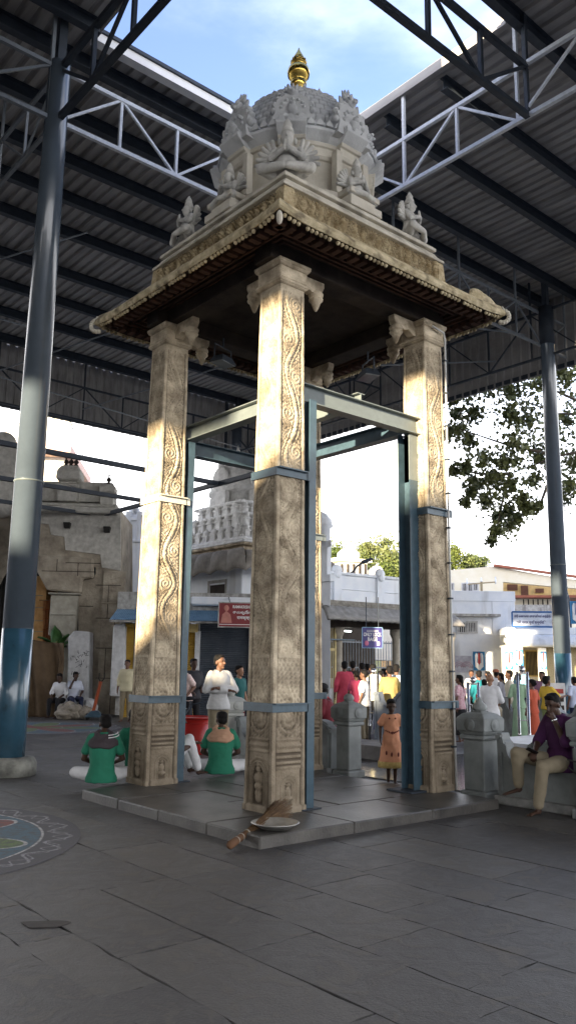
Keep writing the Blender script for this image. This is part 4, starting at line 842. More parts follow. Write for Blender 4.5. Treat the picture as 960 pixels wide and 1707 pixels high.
# ---------------------------------------------------------------- shuttered shops
S=Site(300,24.5,.03); H=S_thing(S,'shop_row','single-storey shop row with yellow and dark grey roller shutters and a blue sheet awning','shops')
m=MB(); Bx(S,m,196,425,988,1034,.12,1.6); Bx(S,m,196,204,1030,1192,.12,1.5);Bx(S,m,222,310,1030,1192,.14,1.5); Bx(S,m,325,331,1034,1192,.08,1.5); Bx(S,m,414,432,1030,1192,.1,1.5); m.build('wall',concrete,H)
def shutter(u0,u1,v0,v1,m_):
    x0=S.x(u0);x1=S.x(u1);z1=S.z((u0+u1)/2,v0); n=int(z1/.055); P=np.zeros((n*2,2,3))
    for i in range(n*2): P[i,0]=(x0,.20+.02*(i%2),z1*i/(n*2-1)); P[i,1]=(x1,.20+.02*(i%2),z1*i/(n*2-1))
    return MB().grid(P,False).build('roller_shutter',m_,H)
ys_=mat('yellow_shutter',(.42,.26,.045),rough=.5,scale=4,col2=(.55,.36,.08)); gs_=mat('dark_shutter',(.045,.055,.07),rough=.5,scale=4,col2=(.075,.085,.10))
shutter(204,222,1038,1155,ys_); shutter(309,326,1042,1155,ys_); shutter(331,414,1036,1168,gs_)
m=MB(); Bx(S,m,306,330,1040,1054,-.02,.2); m.build('lintel',mat('yellow_wash',(.5,.38,.16),rough=.7),H); m=MB(); Bx(S,m,324,332,1052,1160,-.01,.3); Bx(S,m,201,205,1040,1160,0,.3); m.build('door_post',pier_m,H)
Pn=np.zeros((2,120,3)); xa=S.x(190);xb=S.x(372)
for i in range(120):
    x=xa+(xb-xa)*i/119; Pn[0,i]=(x,-1.0,2.78+.02*(i%2)); Pn[1,i]=(x,.3,3.2+.02*(i%2))
o=MB().grid(Pn,False).build('sheet_awning',mat('blue_sheet',(.10,.22,.36),rough=.45,scale=3,col2=(.22,.38,.55)),H); o.modifiers.new('solid','SOLIDIFY').thickness=.01
MB().bar((xa,-.98,2.74),(xb,-.98,2.74),.05).build('awning_rail',concrete,H)
m=MB(); Bx(S,m,318,425,995,1009,-.25,.2); m.build('concrete_band',white,H,bevel=.04)
m=MB(); m.ell((S.x(395),-.1,3.45),.75,.12,.22); m.build('rounded_ledge',concrete,H)
# signboard
S=Site(365,23.0,.10); H=S_thing(S,'signboard','dark red signboard with white lettering in three scripts, cut by the front pillar','signboard',); 
red=mat('sign_red',(.20,.018,.022),rough=.4,var=.1,bump=0)
x0,z1=S.xz(366,1005);x1=x0+1.45;_,z0=S.xz(366,1044); hgt=z1-z0
MB().box(x0,x1,0,.05,z0,z1).build('board',red,H)
q=MB(); q.box(x0-.03,x1+.03,-.015,.06,z1,z1+.03); q.box(x0-.03,x1+.03,-.015,.06,z0-.03,z0); q.box(x0-.03,x0,-.015,.06,z0,z1); q.box(x1,x1+.03,-.015,.06,z0,z1); q.build('frame',concrete,H)
MB().box(x0+.02,x1-.02,-.006,-.001,z0+.05,z0+.065).build('rule',ink_w,H)
xt=x0+.38
txt('RAMAKRISHNA MATH',.085,ink_w,H,xt+.43,-.001,z1-.10,width=.86); txt('రామకృష్ణ మఠం',.12,ink_w,H,xt+.40,-.001,z1-.26,width=.78); txt('रामकृष्ण मठ',.10,ink_w,H,xt+.42,-.001,z1-.42,width=.6)
q=MB(); q.ell((x0+.2,-.01,z1-.14),.07,.012,.085); q.prism([(x0+.05,z0+.10),(x0+.09,z1-.32),(x0+.2,z1-.22),(x0+.32,z1-.32),(x0+.36,z0+.10)],-.02,-.002); q.build('portrait_silhouette',mat('portrait_pink',(.5,.2,.16),rough=.6),H)
MB().bar((x0+.3,.06,z1),(x0+.3,1.5,z1+.3),.03).build('bracket',purlin_paint,H)
tower_p=mat('weathered_tower_plaster',(.50,.49,.47),rough=.85,scale=6,bump=.6,bscale=18,col2=(.74,.73,.70),dist=.03)
# ---------------------------------------------------------------- white shrine with tiered tower
p=atd(402,1110,27); H=thing('white_shrine','white shrine with lobed grey stone eave and tiered white tower behind the front pillar','shrine',(p.x,p.y,-.4))
L=4.4; c0=L/2
def tier(z0,z1,ins,m_,name,kio=0,prof=None):
    q=MB(); h=L/2-ins; q.steps(c0,c0,prof or [(z0,h),(z1,h)])
    o=q.build(name,m_,H,bevel=.03)
    if kio:
        n=kio; kk=MB(); hh=(z1-z0)*1.25; w_=h*2/(n*1.15)
        for i in range(n):
            t=-h+h*2*(i+.5)/n
            for (x,y) in ((t,-h),(-h,t)):
                kk.box(c0+x-w_*.36,c0+x+w_*.36,c0+y-w_*.30,c0+y+w_*.30,z0,z0+hh*.45); kk.box(c0+x-w_*.46,c0+x+w_*.46,c0+y-w_*.4,c0+y+w_*.4,z0+hh*.45,z0+hh*.52)
                kk.ell((c0+x,c0+y,z0+hh*.68),w_*.44,w_*.40,hh*.26,n=10,k=6); kk.cap((c0+x,c0+y,z0+hh*.9),(c0+x,c0+y,z0+hh*1.05),.04,.01,n=6,k=2)
        kk.build('miniature_shrines',m_,o)
    return o
tier(0,4.5,.35,white,'wall')
MB().box(.335,.36,1.1,1.8,2.9,3.75).build('doorway',granite_dark,H); MB().box(1.0,1.7,.335,.36,2.6,3.6).build('doorway',granite_dark,H); q=MB(); 
for y0_ in (1.02,1.84): q.box(.31,.36,y0_,y0_+.06,2.8,3.8)
q.box(.31,.36,1.02,1.9,3.80,3.88); q.build('door_frame',concrete,H)
ev_=MB(); z0=3.95
for side in range(2):
    NU=120; NVv=10; P=np.zeros((NVv,NU,3))
    for j in range(NVv):
        t=j/(NVv-1)
        for i in range(NU):
            s=i/(NU-1); lob=abs(math.sin(s*PI*7)); out=-.55*math.cos(t*PI/2)**.8-.10*lob*math.sin(t*PI); z=z0+.62*math.sin(t*PI/2)+.10*lob*(1-t)
            x=-.55*math.cos(t*PI/2)+(L+1.1*math.cos(t*PI/2))*s
            P[j,i]=(x,out,z) if side==0 else (out,x,z)
    ev_.grid(P)
sh_=mat('grey_eave_stone',(.20,.18,.155),rough=.85,scale=4,bump=.5,col2=(.34,.31,.27)); o=ev_.build('lobed_eave',sh_,H); o.modifiers.new('solid','SOLIDIFY').thickness=.06
tier(4.5,4.82,.22,granite,'frieze',0,[(4.5,L/2-.15),(4.6,L/2-.15),(4.62,L/2-.28),(4.74,L/2-.28),(4.76,L/2-.10),(4.82,L/2-.10)])
tier(4.83,5.0,.1,tower_p,'base_moulding',0,[(4.825,L/2-.06),(4.9,L/2-.14),(5.0,L/2-.22)])
tier(5.0,5.33,.50,tower_p,'lower_tier',9,[(5.0,L/2-.50),(5.06,L/2-.42),(5.10,L/2-.5),(5.3,L/2-.5),(5.33,L/2-.40)]); tier(5.35,5.75,.75,tower_p,'middle_tier',7,[(5.35,L/2-.75),(5.7,L/2-.75),(5.72,L/2-.62),(5.78,L/2-.62)]); tier(5.78,6.15,1.15,tower_p,'upper_tier',5,[(5.78,L/2-1.15),(6.1,L/2-1.15),(6.12,L/2-1.0),(6.2,L/2-1.0)])
q=MB(); q.lathe([(.85,6.2),(.85,6.55),(1.1,6.6),(1.12,6.7),(.98,6.8),(1.02,7.0),(.9,7.3),(.6,7.55),(.2,7.7),(.12,7.75),(.2,7.85),(.05,8.0),(.02,8.15)],(c0,c0,0),24); q.build('tower_dome',tower_p,H); H.scale=(.62*1.256,1.256,1.256)
for k in range(4):
    a=k*PI/2; q=MB(); q.box(-.35,.35,-.12,.12,6.2,6.6); q.ell((0,0,6.95),.42,.14,.42); q.ell((0,0,7.4),.12,.1,.2); o=q.build('tower_gable',tower_p,H,loc=(c0+1.0*math.cos(a),c0+1.0*math.sin(a),0)); o.rotation_euler=(0,0,a+PI/2)
# ---------------------------------------------------------------- bag deposit hall
S=Site(545,25,.60); H=S_thing(S,'deposit_hall','white hall with a curved grey stone awning and dark pillared front, crowd before it','hall')
xr=S.x(738); 
m=MB(); m.box(-.3,xr,0,.5,3.55,4.35); m.box(-.3,xr,-.05,.55,4.36,4.45); m.box(-.3,xr,-.03,.02,3.9,3.94); m.build('parapet',white,H,bevel=.02)
for k in range(6):
    x=.35+k*1.75
    if x>xr-.3: break
    m=MB(); m.box(x-.15,x+.15,-.08,.0,3.55,4.4); m.ell((x,-.02,4.5),.2,.10,.17); m.ell((x,-.1,4.36),.12,.04,.12); m.build('parapet_ornament',white,H)
q=MB(); q.prism([(-.12,3.30),(-.28,3.34),(-.3,3.42),(-.16,3.46),(-.22,3.54),(0,3.56),(0,3.28)],0,xr+.3,M=Matrix.Translation((-.3,0,0))@Matrix.Rotation(-PI/2,4,'Z')@Matrix.Scale(-1,4,(1,0,0))) if False else None
q=MB(); q.box(-.35,xr,-.16,.3,3.42,3.548); q.box(-.4,xr,-.24,.3,3.34,3.42); q.build('stained_cornice',mat('stained_stone',(.15,.135,.11),rough=.9,scale=6,bump=.7,bscale=20,col2=(.32,.3,.26)),H,bevel=.02)
NU=90;P=np.zeros((8,NU,3))
for j in range(8):
    t=j/7
    for i in range(NU): s=i/(NU-1); P[j,i]=(-.45-.3*(1-t)*(s<.02)+(xr+.45)*s,-.30-.75*(1-t)**1.0+.0*math.sin(s*40),2.93+.42*math.sin(t*PI/2)+.02*math.sin(s*PI*22)**8)
o=MB().grid(P).build('curved_awning',mat('awning_stone',(.21,.20,.185),rough=.85,scale=5,bump=.4,col2=(.34,.33,.31)),H); o.modifiers.new('solid','SOLIDIFY').thickness=.08
m=MB(); m.box(-.3,xr,.0,.3,2.75,3.34); m.build('beam',granite_dark,H)
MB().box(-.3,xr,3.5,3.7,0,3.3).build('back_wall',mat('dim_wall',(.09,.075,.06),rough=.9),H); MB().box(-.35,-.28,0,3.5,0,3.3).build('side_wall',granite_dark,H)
cm=mat('hall_column',(.3,.27,.22),rough=.8,scale=5)
for x in (.55,2.9,5.4): MB().lathe([(.16,0),(.16,.3),(.12,.35),(.12,2.45),(.19,2.6),(.19,2.75)],(x,.15,0),16).build('column',cm,H)
m=MB(); 
for i in range(10): m.bar((-.22+.065*i,.1,.9),(-.22+.065*i,.1,2.7),.018)
m.box(-.26,.40,.08,.14,2.02,2.10); m.box(-.26,-.2,.08,.14,0,2.72); m.box(.36,.42,.08,.14,0,2.72); m.build('grille_gate',mat('yellow_gate',(.45,.36,.16),rough=.5),H)
MB().box(-.2,.36,.14,.18,0,1.2).build('gate_panel',pier_m,H)
m=MB()
for i in range(40): m.bar((.7+i*.13,3.3,.6),(.7+i*.13,3.3,2.5),.02)
m.box(.7,5.9,3.28,3.32,2.4,2.45); m.box(.7,5.9,3.28,3.32,1.5,1.55); m.build('inner_railing',truss_paint,H)
m=bpy.data.materials.new('tube_glow'); m.use_nodes=True; bb=m.node_tree.nodes['Principled BSDF']; bb.inputs['Emission Color'].default_value=(.9,1,.95,1); bb.inputs['Emission Strength'].default_value=3
q=MB(); q.box(.62,1.1,.2,.24,2.62,2.66); q.build('tube_lamp',m,H)
MB().box(-.3,1.0,-.1,.1,2.34,2.38).build('blue_rail',steel_blue,H)
q=MB(); x=S.x(530); q.box(x,-.35,-.6,2.5,0,4.05); q.box(x-.1,-.25,-.7,2.6,4.05,4.25); q.box(x+.1,-.4,-.5,1.0,4.25,5.1); q.box(x,-.3,-.6,1.1,5.1,5.3); q.build('corner_tower',white,H,bevel=.03)
q=MB(); q.lathe([(.42,5.3),(.42,5.75),(.5,5.8),(.46,6.0),(.3,6.2),(.08,6.3),(.1,6.36),(.01,6.55)],(x*.5-.17,.1,0),16); q.build('tower_kiosk',white,H)
# notice board
SN=Site(604,21.5,.12); N=S_thing(SN,'notice_board','hanging purple-blue notice board reading ONLY LOCK BAGS','notice board')
x0,z1=SN.xz(604,1046);x1,z0=SN.xz(637,1080); pb_=mat('board_purple',(.055,.05,.20),rough=.4,bump=0,var=.1); cxx=(x0+x1)/2
MB().box(x0,x1,0,.04,z0,z1).build('board',pb_,N); q=MB()
for a_ in ((x0,x1,z1,z1+.012),(x0,x1,z0-.012,z0),(x0-.012,x0,z0,z1),(x1,x1+.012,z0,z1)): q.box(a_[0],a_[1],-.008,.045,a_[2],a_[3])
q.build('frame',mat('pale_blue_trim',(.3,.5,.7)),N); W_=x1-x0; Hh=z1-z0
txt('ONLY LOCK',Hh*.19,ink_w,N,cxx,-.001,z1-Hh*.34,width=W_*.90); txt('BAGS',Hh*.19,ink_w,N,cxx,-.001,z1-Hh*.58,width=W_*.48)
q=MB(); q.box(cxx-W_*.3,cxx+W_*.3,-.006,-.001,z1-Hh*.20,z1-Hh*.18); q.box(cxx-W_*.3,cxx+W_*.3,-.006,-.001,z1-Hh*.14,z1-Hh*.125); q.build('rule',ink_w,N)
q=MB(); q.ell((x0+W_*.2,-.01,z0+Hh*.22),W_*.11,.012,Hh*.13); q.build('bag_emblem',mat('pink_mark',(.5,.15,.25)),N); q=MB(); q.box(x1-W_*.28,x1-W_*.14,-.012,-.001,z0+Hh*.12,z0+Hh*.3); q.build('padlock_emblem',ink_w,N)
q=MB(); q.bar((x0+.1,.02,z1),(x0+.1,.02,z1+.8),.02); q.bar((x1-.1,.02,z1),(x1-.1,.02,z1+.8),.02); q.build('hanger',purlin_paint,N)
# ---------------------------------------------------------------- sunlit temple domes beyond
S=Site(590,58,.3); H=S_thing(S,'white_temple','sunlit white temple with clustered domes beyond the hall parapet','temple')
m=MB(); Bx(S,m,520,700,966,1100,0,6); m.build('wall',white_warm,H)
m=MB(); Bx(S,m,565,612,935,968,.2,2.5); Bx(S,m,557,620,931,936,-.1,2.8); m.build('raised_pavilion',white_warm,H)
m=MB()
for u in (570,580,590,600,609): Bx(S,m,u-1.6,u+1.6,940,964,.1,.2)
m.build('openings',granite_dark,H)
kiosk(S,588,902,950,38,.6,H,white_warm); kiosk(S,632,936,968,22,.3,H,white_warm); kiosk(S,620,944,968,14,.3,H,white_warm); kiosk(S,556,938,968,20,.3,H,white_warm); kiosk(S,545,926,966,22,.6,H,white_warm)
# street lamp arm near the hall
p=atd(606,1110,27); t=thing('street_lamp','curved dark street lamp arm above the hall parapet','street lamp',(0,0,0)); 
MB().tube([tuple(atd(u,v,27)) for u,v in ((565,961),(578,959),(588,953),(596,943),(606,937))],.035,8).build('arm',purlin_paint,t); q=MB(); q.cap(atd(605,937,27),atd(619,932,27),.07,.05); q.build('lamp_head',purlin_paint,t); MB().tube([tuple(atd(565,961,27)),tuple(atd(565,1110,27))],.04,8).build('mast',purlin_paint,t)
# ---------------------------------------------------------------- right hand white building
S=Site(835,31,-.04); H=S_thing(S,'white_building','bluish white flat-roofed building with a small barred window and posters','building')
m=MB(); Bx(S,m,715,835,988,1200,0,5); m.build('wall',white,H,bevel=.01); m=MB(); Bx(S,m,715,858,985,1002,-.06,.3); Bx(S,m,820,858,1002,1060,-.02,.4); Bx(S,m,835,856,1060,1200,.3,5);m.build('parapet',white,H,bevel=.01)
m=MB(); Bx(S,m,715,834,1023,1027,-.45,0); m.build('ledge',concrete,H)
def win(S,H,u0,u1,v0,v1,bars=5,par=None):
    m=MB(); Bx(S,m,u0,u1,v0,v1,-.02,-.003); o=m.build('window',dark,H); m=MB(); x0,z1=S.xz(u0,v0,-.02);x1,z0=S.xz(u1,v1,-.02)
    for i in range(bars): x=x0+(x1-x0)*(i+.5)/bars; m.bar((x,-.04,z0),(x,-.04,z1),.03)
    for a_ in ((x0-.06,x1+.06,z1,z1+.06),(x0-.06,x1+.06,z0-.06,z0),(x0-.06,x0,z0,z1),(x1,x1+.06,z0,z1)): m.box(a_[0],a_[1],-.07,0,a_[2],a_[3])
    m.build('frame',pier_m,o)
win(S,H,763,777,1039,1054,4); win(S,H,779,793,1038,1053,5)
# namam panels: white U with red centre stroke on blue
blue_p=mat('poster_blue',(.03,.20,.42),rough=.6,bump=0); red_p=mat('poster_red',(.5,.06,.06),rough=.6,bump=0); wh_p=mat('poster_white',(.75,.77,.8),rough=.6,bump=0)
def namam(S,u0,u1,v0,v1,label,yaw=0):
    x0,z1=S.xz(u0,v0,-.05);x1,z0=S.xz(u1,v1,-.05); t=thing('emblem_panel',label,'painted panel',S.o+S.X*((x0+x1)/2)+S.Y*-.05+_up*z0,S.rz,'white and red forehead-mark panels'); w_=(x1-x0);h=z1-z0
    MB().box(-w_/2,w_/2,0,.03,0,h).build('panel',blue_p,t); q=MB(); q.prism([(-w_*.36,h*.2),(-w_*.36,h*.8),(-w_*.26,h*.92),(-w_*.2,h*.92),(-w_*.10,h*.6),(0,h*.55),(w_*.10,h*.6),(w_*.2,h*.92),(w_*.26,h*.92),(w_*.36,h*.8),(w_*.36,h*.2),(w_*.2,h*.12),(w_*.1,h*.04),(0,h*.02),(-w_*.1,h*.04),(-w_*.2,h*.12)],-.012,-.002)
    q.box(-w_*.30,w_*.30,-.010,-.0025,h*.25,h*.9); q.build('white_mark',wh_p,t); q=MB(); q.prism([(-w_*.09,h*.94),(-w_*.12,h*.42),(0,h*.30),(w_*.12,h*.42),(w_*.09,h*.94)],-.022,-.013); q.build('red_mark',red_p,t)
    q=MB(); q.box(-w_*.18,-w_*.14,-.018,-.011,h*.4,h*.9); q.box(w_*.14,w_*.18,-.018,-.011,h*.4,h*.9); q.build('blue_outline',blue_p,t)
namam(S,788,808,1086,1118,'leftmost blue panel with a white and red mark, on the plain white wall')
x0,z1=S.xz(757,1093,-.03);x1,z0=S.xz(786,1121,-.03); t=thing('poster','faded grey wall poster with two round arches on the white building','poster',S.o+S.X*x0+S.Y*-.03,S.rz); MB().box(0,x1-x0,0,.02,z0,z1).build('sheet',mat('poster_grey',(.35,.35,.42),rough=.7,scale=8,col2=(.55,.55,.6)),t)
q=MB()
for cx_ in (.27,.73):
    for r in (.13,.09,.05): q.tube([(( x1-x0)*cx_+r*1.6*math.cos(a_),-.005,z0+.18+r*1.6*math.sin(a_)) for a_ in np.linspace(0,PI,10)],.012,5)
q.build('arch_print',mat('poster_pink',(.4,.25,.3)),t)
# porch building with sign
S=Site(850,29.5,-.10); H=S_thing(S,'porch_building','low white porch building with a long rounded awning, yellow grille door and mosaic pillars','building')
m=MB(); Bx(S,m,838,1010,1076,1200,1.2,5); m.build('wall',white_warm,H); m=MB(); Bx(S,m,843,1010,1046,1058,-.2,4); m.build('roof_slab',white,H,bevel=.02)
x0=S.x(840);x1=S.x(1010); P=np.zeros((7,30,3)); zt=S.z(900,1058); zb_=S.z(900,1076)
for j in range(7):
    t=j/6
    for i in range(30): P[j,i]=(x0+(x1-x0)*i/29,-.2-.7*(1-t)**.7,zb_+(zt-zb_)*math.sin(t*PI/2))
o=MB().grid(P).build('rounded_awning',white,H); o.modifiers.new('solid','SOLIDIFY').thickness=.08
q=MB(); q.box(x0,x1,-.9,1.2,zb_-.06,zb_); q.build('awning_soffit',white_warm,H)
S4=S
def pl_(u0,u1,v0,v1,y,m_,name,y1=None): 
    q=MB(); Bx(S,q,u0,u1,v0,v1,y,y1 or y+.25); return q.build(name,m_,H)
mos=mat('gold_mosaic',(.35,.26,.10),rough=.5,scale=40,bump=.4,col2=(.7,.6,.38)); pl_(911,931,1078,1200,.3,mos,'mosaic_pillar'); pl_(953,975,1078,1200,.3,mos,'mosaic_pillar')
q=pl_(874,898,1084,1128,1.12,mat('door_yellow',(.62,.46,.16),rough=.6),'grille_door',1.2); xa,za=S.xz(875,1086,1.1);xb,zb2=S.xz(897,1126,1.1); m=MB()
for i in range(9): x=xa+(xb-xa)*(i+.5)/9; m.box(x-.015,x+.015,1.10,1.118,zb2,za)
m.build('dark_gaps',granite_dark,q)
S5=Site(850,28.6,-.10)
for u0,u1,v0,v1,l in ((841,855,1086,1116,'second panel from the left, narrow, beside the building corner'),(858,872,1083,1110,'third panel, left of the yellow grille door'),(900,911,1086,1116,'panel right of the yellow grille door, before the mosaic pillar')): namam(S5,u0,u1,v0,v1,'blue white and red mark, '+l)
# the emblem panels hang on a screen wall
m=MB(); Bx(S5,m,838,873,1078,1200,0,.2); m.build('screen_wall',white_warm,H); bpy.data.objects[-1] if False else None
o=[c for c in H.children if c.name.startswith('screen_wall')][-1]; o.matrix_parent_inverse=Matrix.Identity(4); Mw=Matrix.Translation(S5.o)@Matrix.Rotation(S5.rz,4,'Z'); o.matrix_local=(Matrix.Translation(S.o)@Matrix.Rotation(S.rz,4,'Z')).inverted()@Mw
m=MB(); Bx(S5,m,899,912,1080,1200,0,.2); o=m.build('screen_wall',white_warm,H); o.matrix_local=(Matrix.Translation(S.o)@Matrix.Rotation(S.rz,4,'Z')).inverted()@Mw
SN=Site(853,28.9,-.12); N=S_thing(SN,'temple_signboard','white signboard with blue border and two lines of Indic lettering above the rounded awning','signboard')
x0,z1=SN.xz(853,1020);x1,z0=SN.xz(921,1045); MB().box(x0,x1,0,.06,z0,z1).build('board',mat('sign_pale',(.62,.68,.80),rough=.5,bump=0),N); q=MB()
for a_ in ((x0,x1,z1-.03,z1+.03),(x0,x1,z0-.03,z0+.03),(x0-.03,x0+.02,z0,z1),(x1-.02,x1+.03,z0,z1)): q.box(a_[0],a_[1],-.015,.07,a_[2],a_[3])
q.build('border',mat('border_blue',(.04,.13,.35)),N); W_=x1-x0;Hh=z1-z0;cxx=(x0+x1)/2
txt('ஸ்ரீ மணவாள மாமுனிகள் ஸந்நிதி',Hh*.27,ink_b,N,cxx,-.001,z0+Hh*.70,width=W_*.90); txt('श्री वरवर मुनि सन्निधि',Hh*.30,ink_b,N,cxx-.05,-.001,z0+Hh*.28,width=W_*.72)
SN=Site(948,28.5,-.12); namam(SN,949,975,1002,1040,'large panel right of the pole above the rounded awning')
# upper cream building
S=Site(740,50,-.12); H=S_thing(S,'cream_building','sunlit cream two-storey building with a shaded yellow balcony and lattice windows','building')
cream=mat('cream_building_wash',(.72,.66,.5),rough=.8,scale=1.5,bump=.05,col2=(.78,.74,.62))
m=MB(); m.prism(P_(S,[(700,1110),(700,953),(745,951),(822,944),(926,962),(1010,972),(1010,985),(926,978),(838,970),(838,1003),(1010,1006),(1010,1110)]),0,.5); m.build('wall',cream,H); m=MB(); Bx(S,m,836,1010,968,1110,2.2,6); m.build('balcony_back',mat('balcony_yellow',(.6,.42,.18),rough=.8),H)
m=MB(); m.prism(P_(S,[(822,941),(822,945),(1010,971),(1010,967)]),-.3,.0); m.build('roof_trim',mat('brick_trim',(.3,.1,.06)),H)
for u0,u1,v0,v1 in ((749,755,973,983),(770,778,973,985),(779,787,973,985),(788,796,973,984)): win(S,H,u0,u1,v0,v1,3)
m=MB(); Bx(S,m,845,862,974,984,2.1,2.2); Bx(S,m,868,880,976,1000,2.1,2.2); Bx(S,m,892,906,981,988,2.1,2.2); m.build('balcony_opening',mat('brown_door',(.12,.05,.03)),H)
S=Site(858,42,-.2); H=S_thing(S,'terrace_wall','yellow-white terrace wall with a row of narrow slits under a rusty sheet edge','wall'); m=MB(); Bx(S,m,858,925,998,1110,0,.4); m.build('wall',cream,H); m=MB(); Bx(S,m,853,1010,992,996,-.8,1.5); m.build('sheet_edge',mat('brick_trim',(.3,.1,.06)),H); m=MB()
for u in range(871,921,8): Bx(S,m,u,u+2,999,1008,-.01,.0)
m.build('slit',granite_dark,H); m=MB(); Bx(S,m,858,920,1008,1024,-.6,.0); m.build('grey_lean_roof',concrete,H)
# utility pole, lamp
p=atd(806,1110,40); t=thing('utility_pole','slim utility pole with a crossbar and three insulators over the white building','utility pole',(p.x,p.y,0),YAWC+.1); MB().tube([(0,0,0),(0,0,5.75)],.06,8).build('pole',mat('rusty_pole',(.3,.24,.14)),t); MB().bar((-.75,0,5.6),(.75,0,5.75),.06).build('crossbar',mat('rusty_pole',(.3,.24,.14)),t); q=MB()
for x in (-.72,0,.72): q.lathe([(.03,5.6+x*.08),(.05,5.75+x*.08),(.03,5.95+x*.08)],(x,0,0),8)
q.build('insulators',white,t)
p=atd(954,1110,33); t=thing('street_lamp','curved street lamp right of the second tall pole','street lamp',(p.x,p.y,0),YAWC); MB().tube([(0,0,0),(0,0,3.6),(-.02,0,4.3),(-.12,0,4.75),(-.3,0,4.95)],.045,8).build('mast',purlin_paint,t); MB().ell((-.32,0,4.93),.10,.07,.06).build('lamp_head',purlin_paint,t)
# hillside
hl=MB(); P=np.zeros((14,60,3))
for j in range(14):
    for i in range(60):
        x=-80+i*5; y=120+j*14; q=G(x,y); P[j,i]=(q.x,q.y,max(-.4,10*math.exp(-((x-30)/60)**2)*min(1,j/8)+1.2*math.sin(i*.7+j)-1))
o=hl.grid(P).build('hill',mat('hill_scrub',(.05,.07,.025),rough=.95,scale=.3,col2=(.12,.13,.05))); struct(o)
# ---------------------------------------------------------------- trees
leafm=mat('dark_leaf',(.04,.06,.018),rough=.45,scale=1.2,bump=0,col2=(.20,.21,.07),spec=.4)
leafl=mat('hill_leaf',(.04,.07,.012),rough=.6,scale=.4,bump=0,col2=(.13,.15,.03))
leafl2=mat('hill_leaf_pale',(.06,.09,.025),rough=.6,scale=.4,bump=0,col2=(.16,.17,.06))
bark=mat('bark',(.09,.07,.05),rough=.9,bump=.5,bscale=20)
def leaves(cent,rad,n,size,rn,flat=.7,hang=0):
    C=np.array(cent,float); k=rn.randint(0,len(C),n); d=rn.normal(size=(n,3)); d/=np.linalg.norm(d,axis=1)[:,None]; r=np.minimum(np.abs(rn.normal(size=n))*.58,1.6)
    c=C[k]+d*(r*np.array(rad)[k])[:,None]*np.array([1,1,flat]); a=rn.normal(size=(n,3)); a[:,2]-=hang; a/=np.linalg.norm(a,axis=1)[:,None]; b=np.cross(a,rn.normal(size=(n,3))); b/=np.linalg.norm(b,axis=1)[:,None]
    L=size*(.6+.8*rn.rand(n))[:,None]; W=L*.36
    V=np.stack([c-a*L*.5,c+b*W,c+a*L*.5,c-b*W],1).reshape(-1,3); F=np.arange(n*4).reshape(n,4); return V,F
def leafmesh(name,V,F,m_,parent):
    me=bpy.data.meshes.new(name); me.from_pydata(V.tolist(),[],F.tolist()); me.materials.append(m_); o=bpy.data.objects.new(name,me); COL.objects.link(o); o.parent=parent; return o
rn=np.random.RandomState(11)
D=27; p0=atd(1120,1110,D+1); t=thing('overhanging_tree','large dark-leaved tree drooping in from the right beside the second tall pole','tree',(0,0,0))
clus=[]
for (u,v,r) in ((900,640,62),(850,650,50),(810,640,42),(770,655,34),(940,700,60),(880,700,50),(850,690,34),(790,690,26),(765,715,24),(748,722,14),(780,735,16),(860,740,42),(900,760,46),(950,770,50),(840,770,40),(805,765,22),(775,780,18),(755,785,9),(820,800,34),(850,810,34),(790,805,22),(810,835,26),(785,820,14),(845,850,20),(870,835,20),(880,850,16),(830,862,14),(850,875,18),(825,885,13),(862,865,10),(820,900,8),(935,830,20),(950,810,30),(980,760,60),(990,680,60),(1030,720,70),(890,800,20),(775,838,8),(895,845,10),(760,690,10),(757,668,8),(935,625,50),(870,620,45),(830,625,40),(960,600,50),(790,640,20)):
    d=D+rn.uniform(-1.6,1.6); q=atd(u,v,d); clus.append((tuple(q),r/1381*d*1.02))
V,F=leaves([c for c,_ in clus],[r for _,r in clus],15500,.16,rn,1,.6); leafmesh('crown',V,F,leafm,t)
MB().tube([tuple(p0),tuple(atd(1100,900,D+.8)),tuple(atd(1060,780,D+.5)),tuple(atd(1010,690,D))],.35,10,.12).build('trunk',bark,t)
lb=MB()
for (a,b_,c) in (((1010,690),(930,690),(850,660)),((1030,740),(930,760),(850,790)),((850,790),(838,830),(826,890)),((1010,690),(900,640),(790,650)),((930,760),(840,740),(765,715)),((850,790),(800,790),(760,782)),((930,760),(900,840),(870,850))):
    lb.tube([tuple(atd(*a,D)),tuple(atd(*b_,D)),tuple(atd(*c,D))],.07,6,.012)
lb.build('limbs',bark,t)
def htree(u,v,wpx,D,m_,label,n=5200,base=985):
    wpx*=1.3; v-=9
    q=atd(u,base,D); t=thing('hill_tree',label,'tree',(0,0,0),group='trees on the far hillside'); cl=[];rr=[]; s=D/1381
    for k in range(9):
        a=rn.rand()*2*PI; e=rn.rand(); c=atd(u+wpx*.32*math.cos(a)*e,v+wpx*.5+wpx*.28*math.sin(a)*e,D+rn.uniform(-1,1)*wpx*s*.3); cl.append(tuple(c)); rr.append(wpx*s*(.20+.14*rn.rand()))
    V,F=leaves(cl,rr,n,wpx*s*.05,rn,.9); leafmesh('crown',V,F,m_,t)
    b=atd(u,v+wpx*.5,D); MB().tube([(b.x,b.y,-.3),(b.x,b.y,b.z*.6),(b.x,b.y,b.z)],.4,7,.15).build('trunk',bark,t)
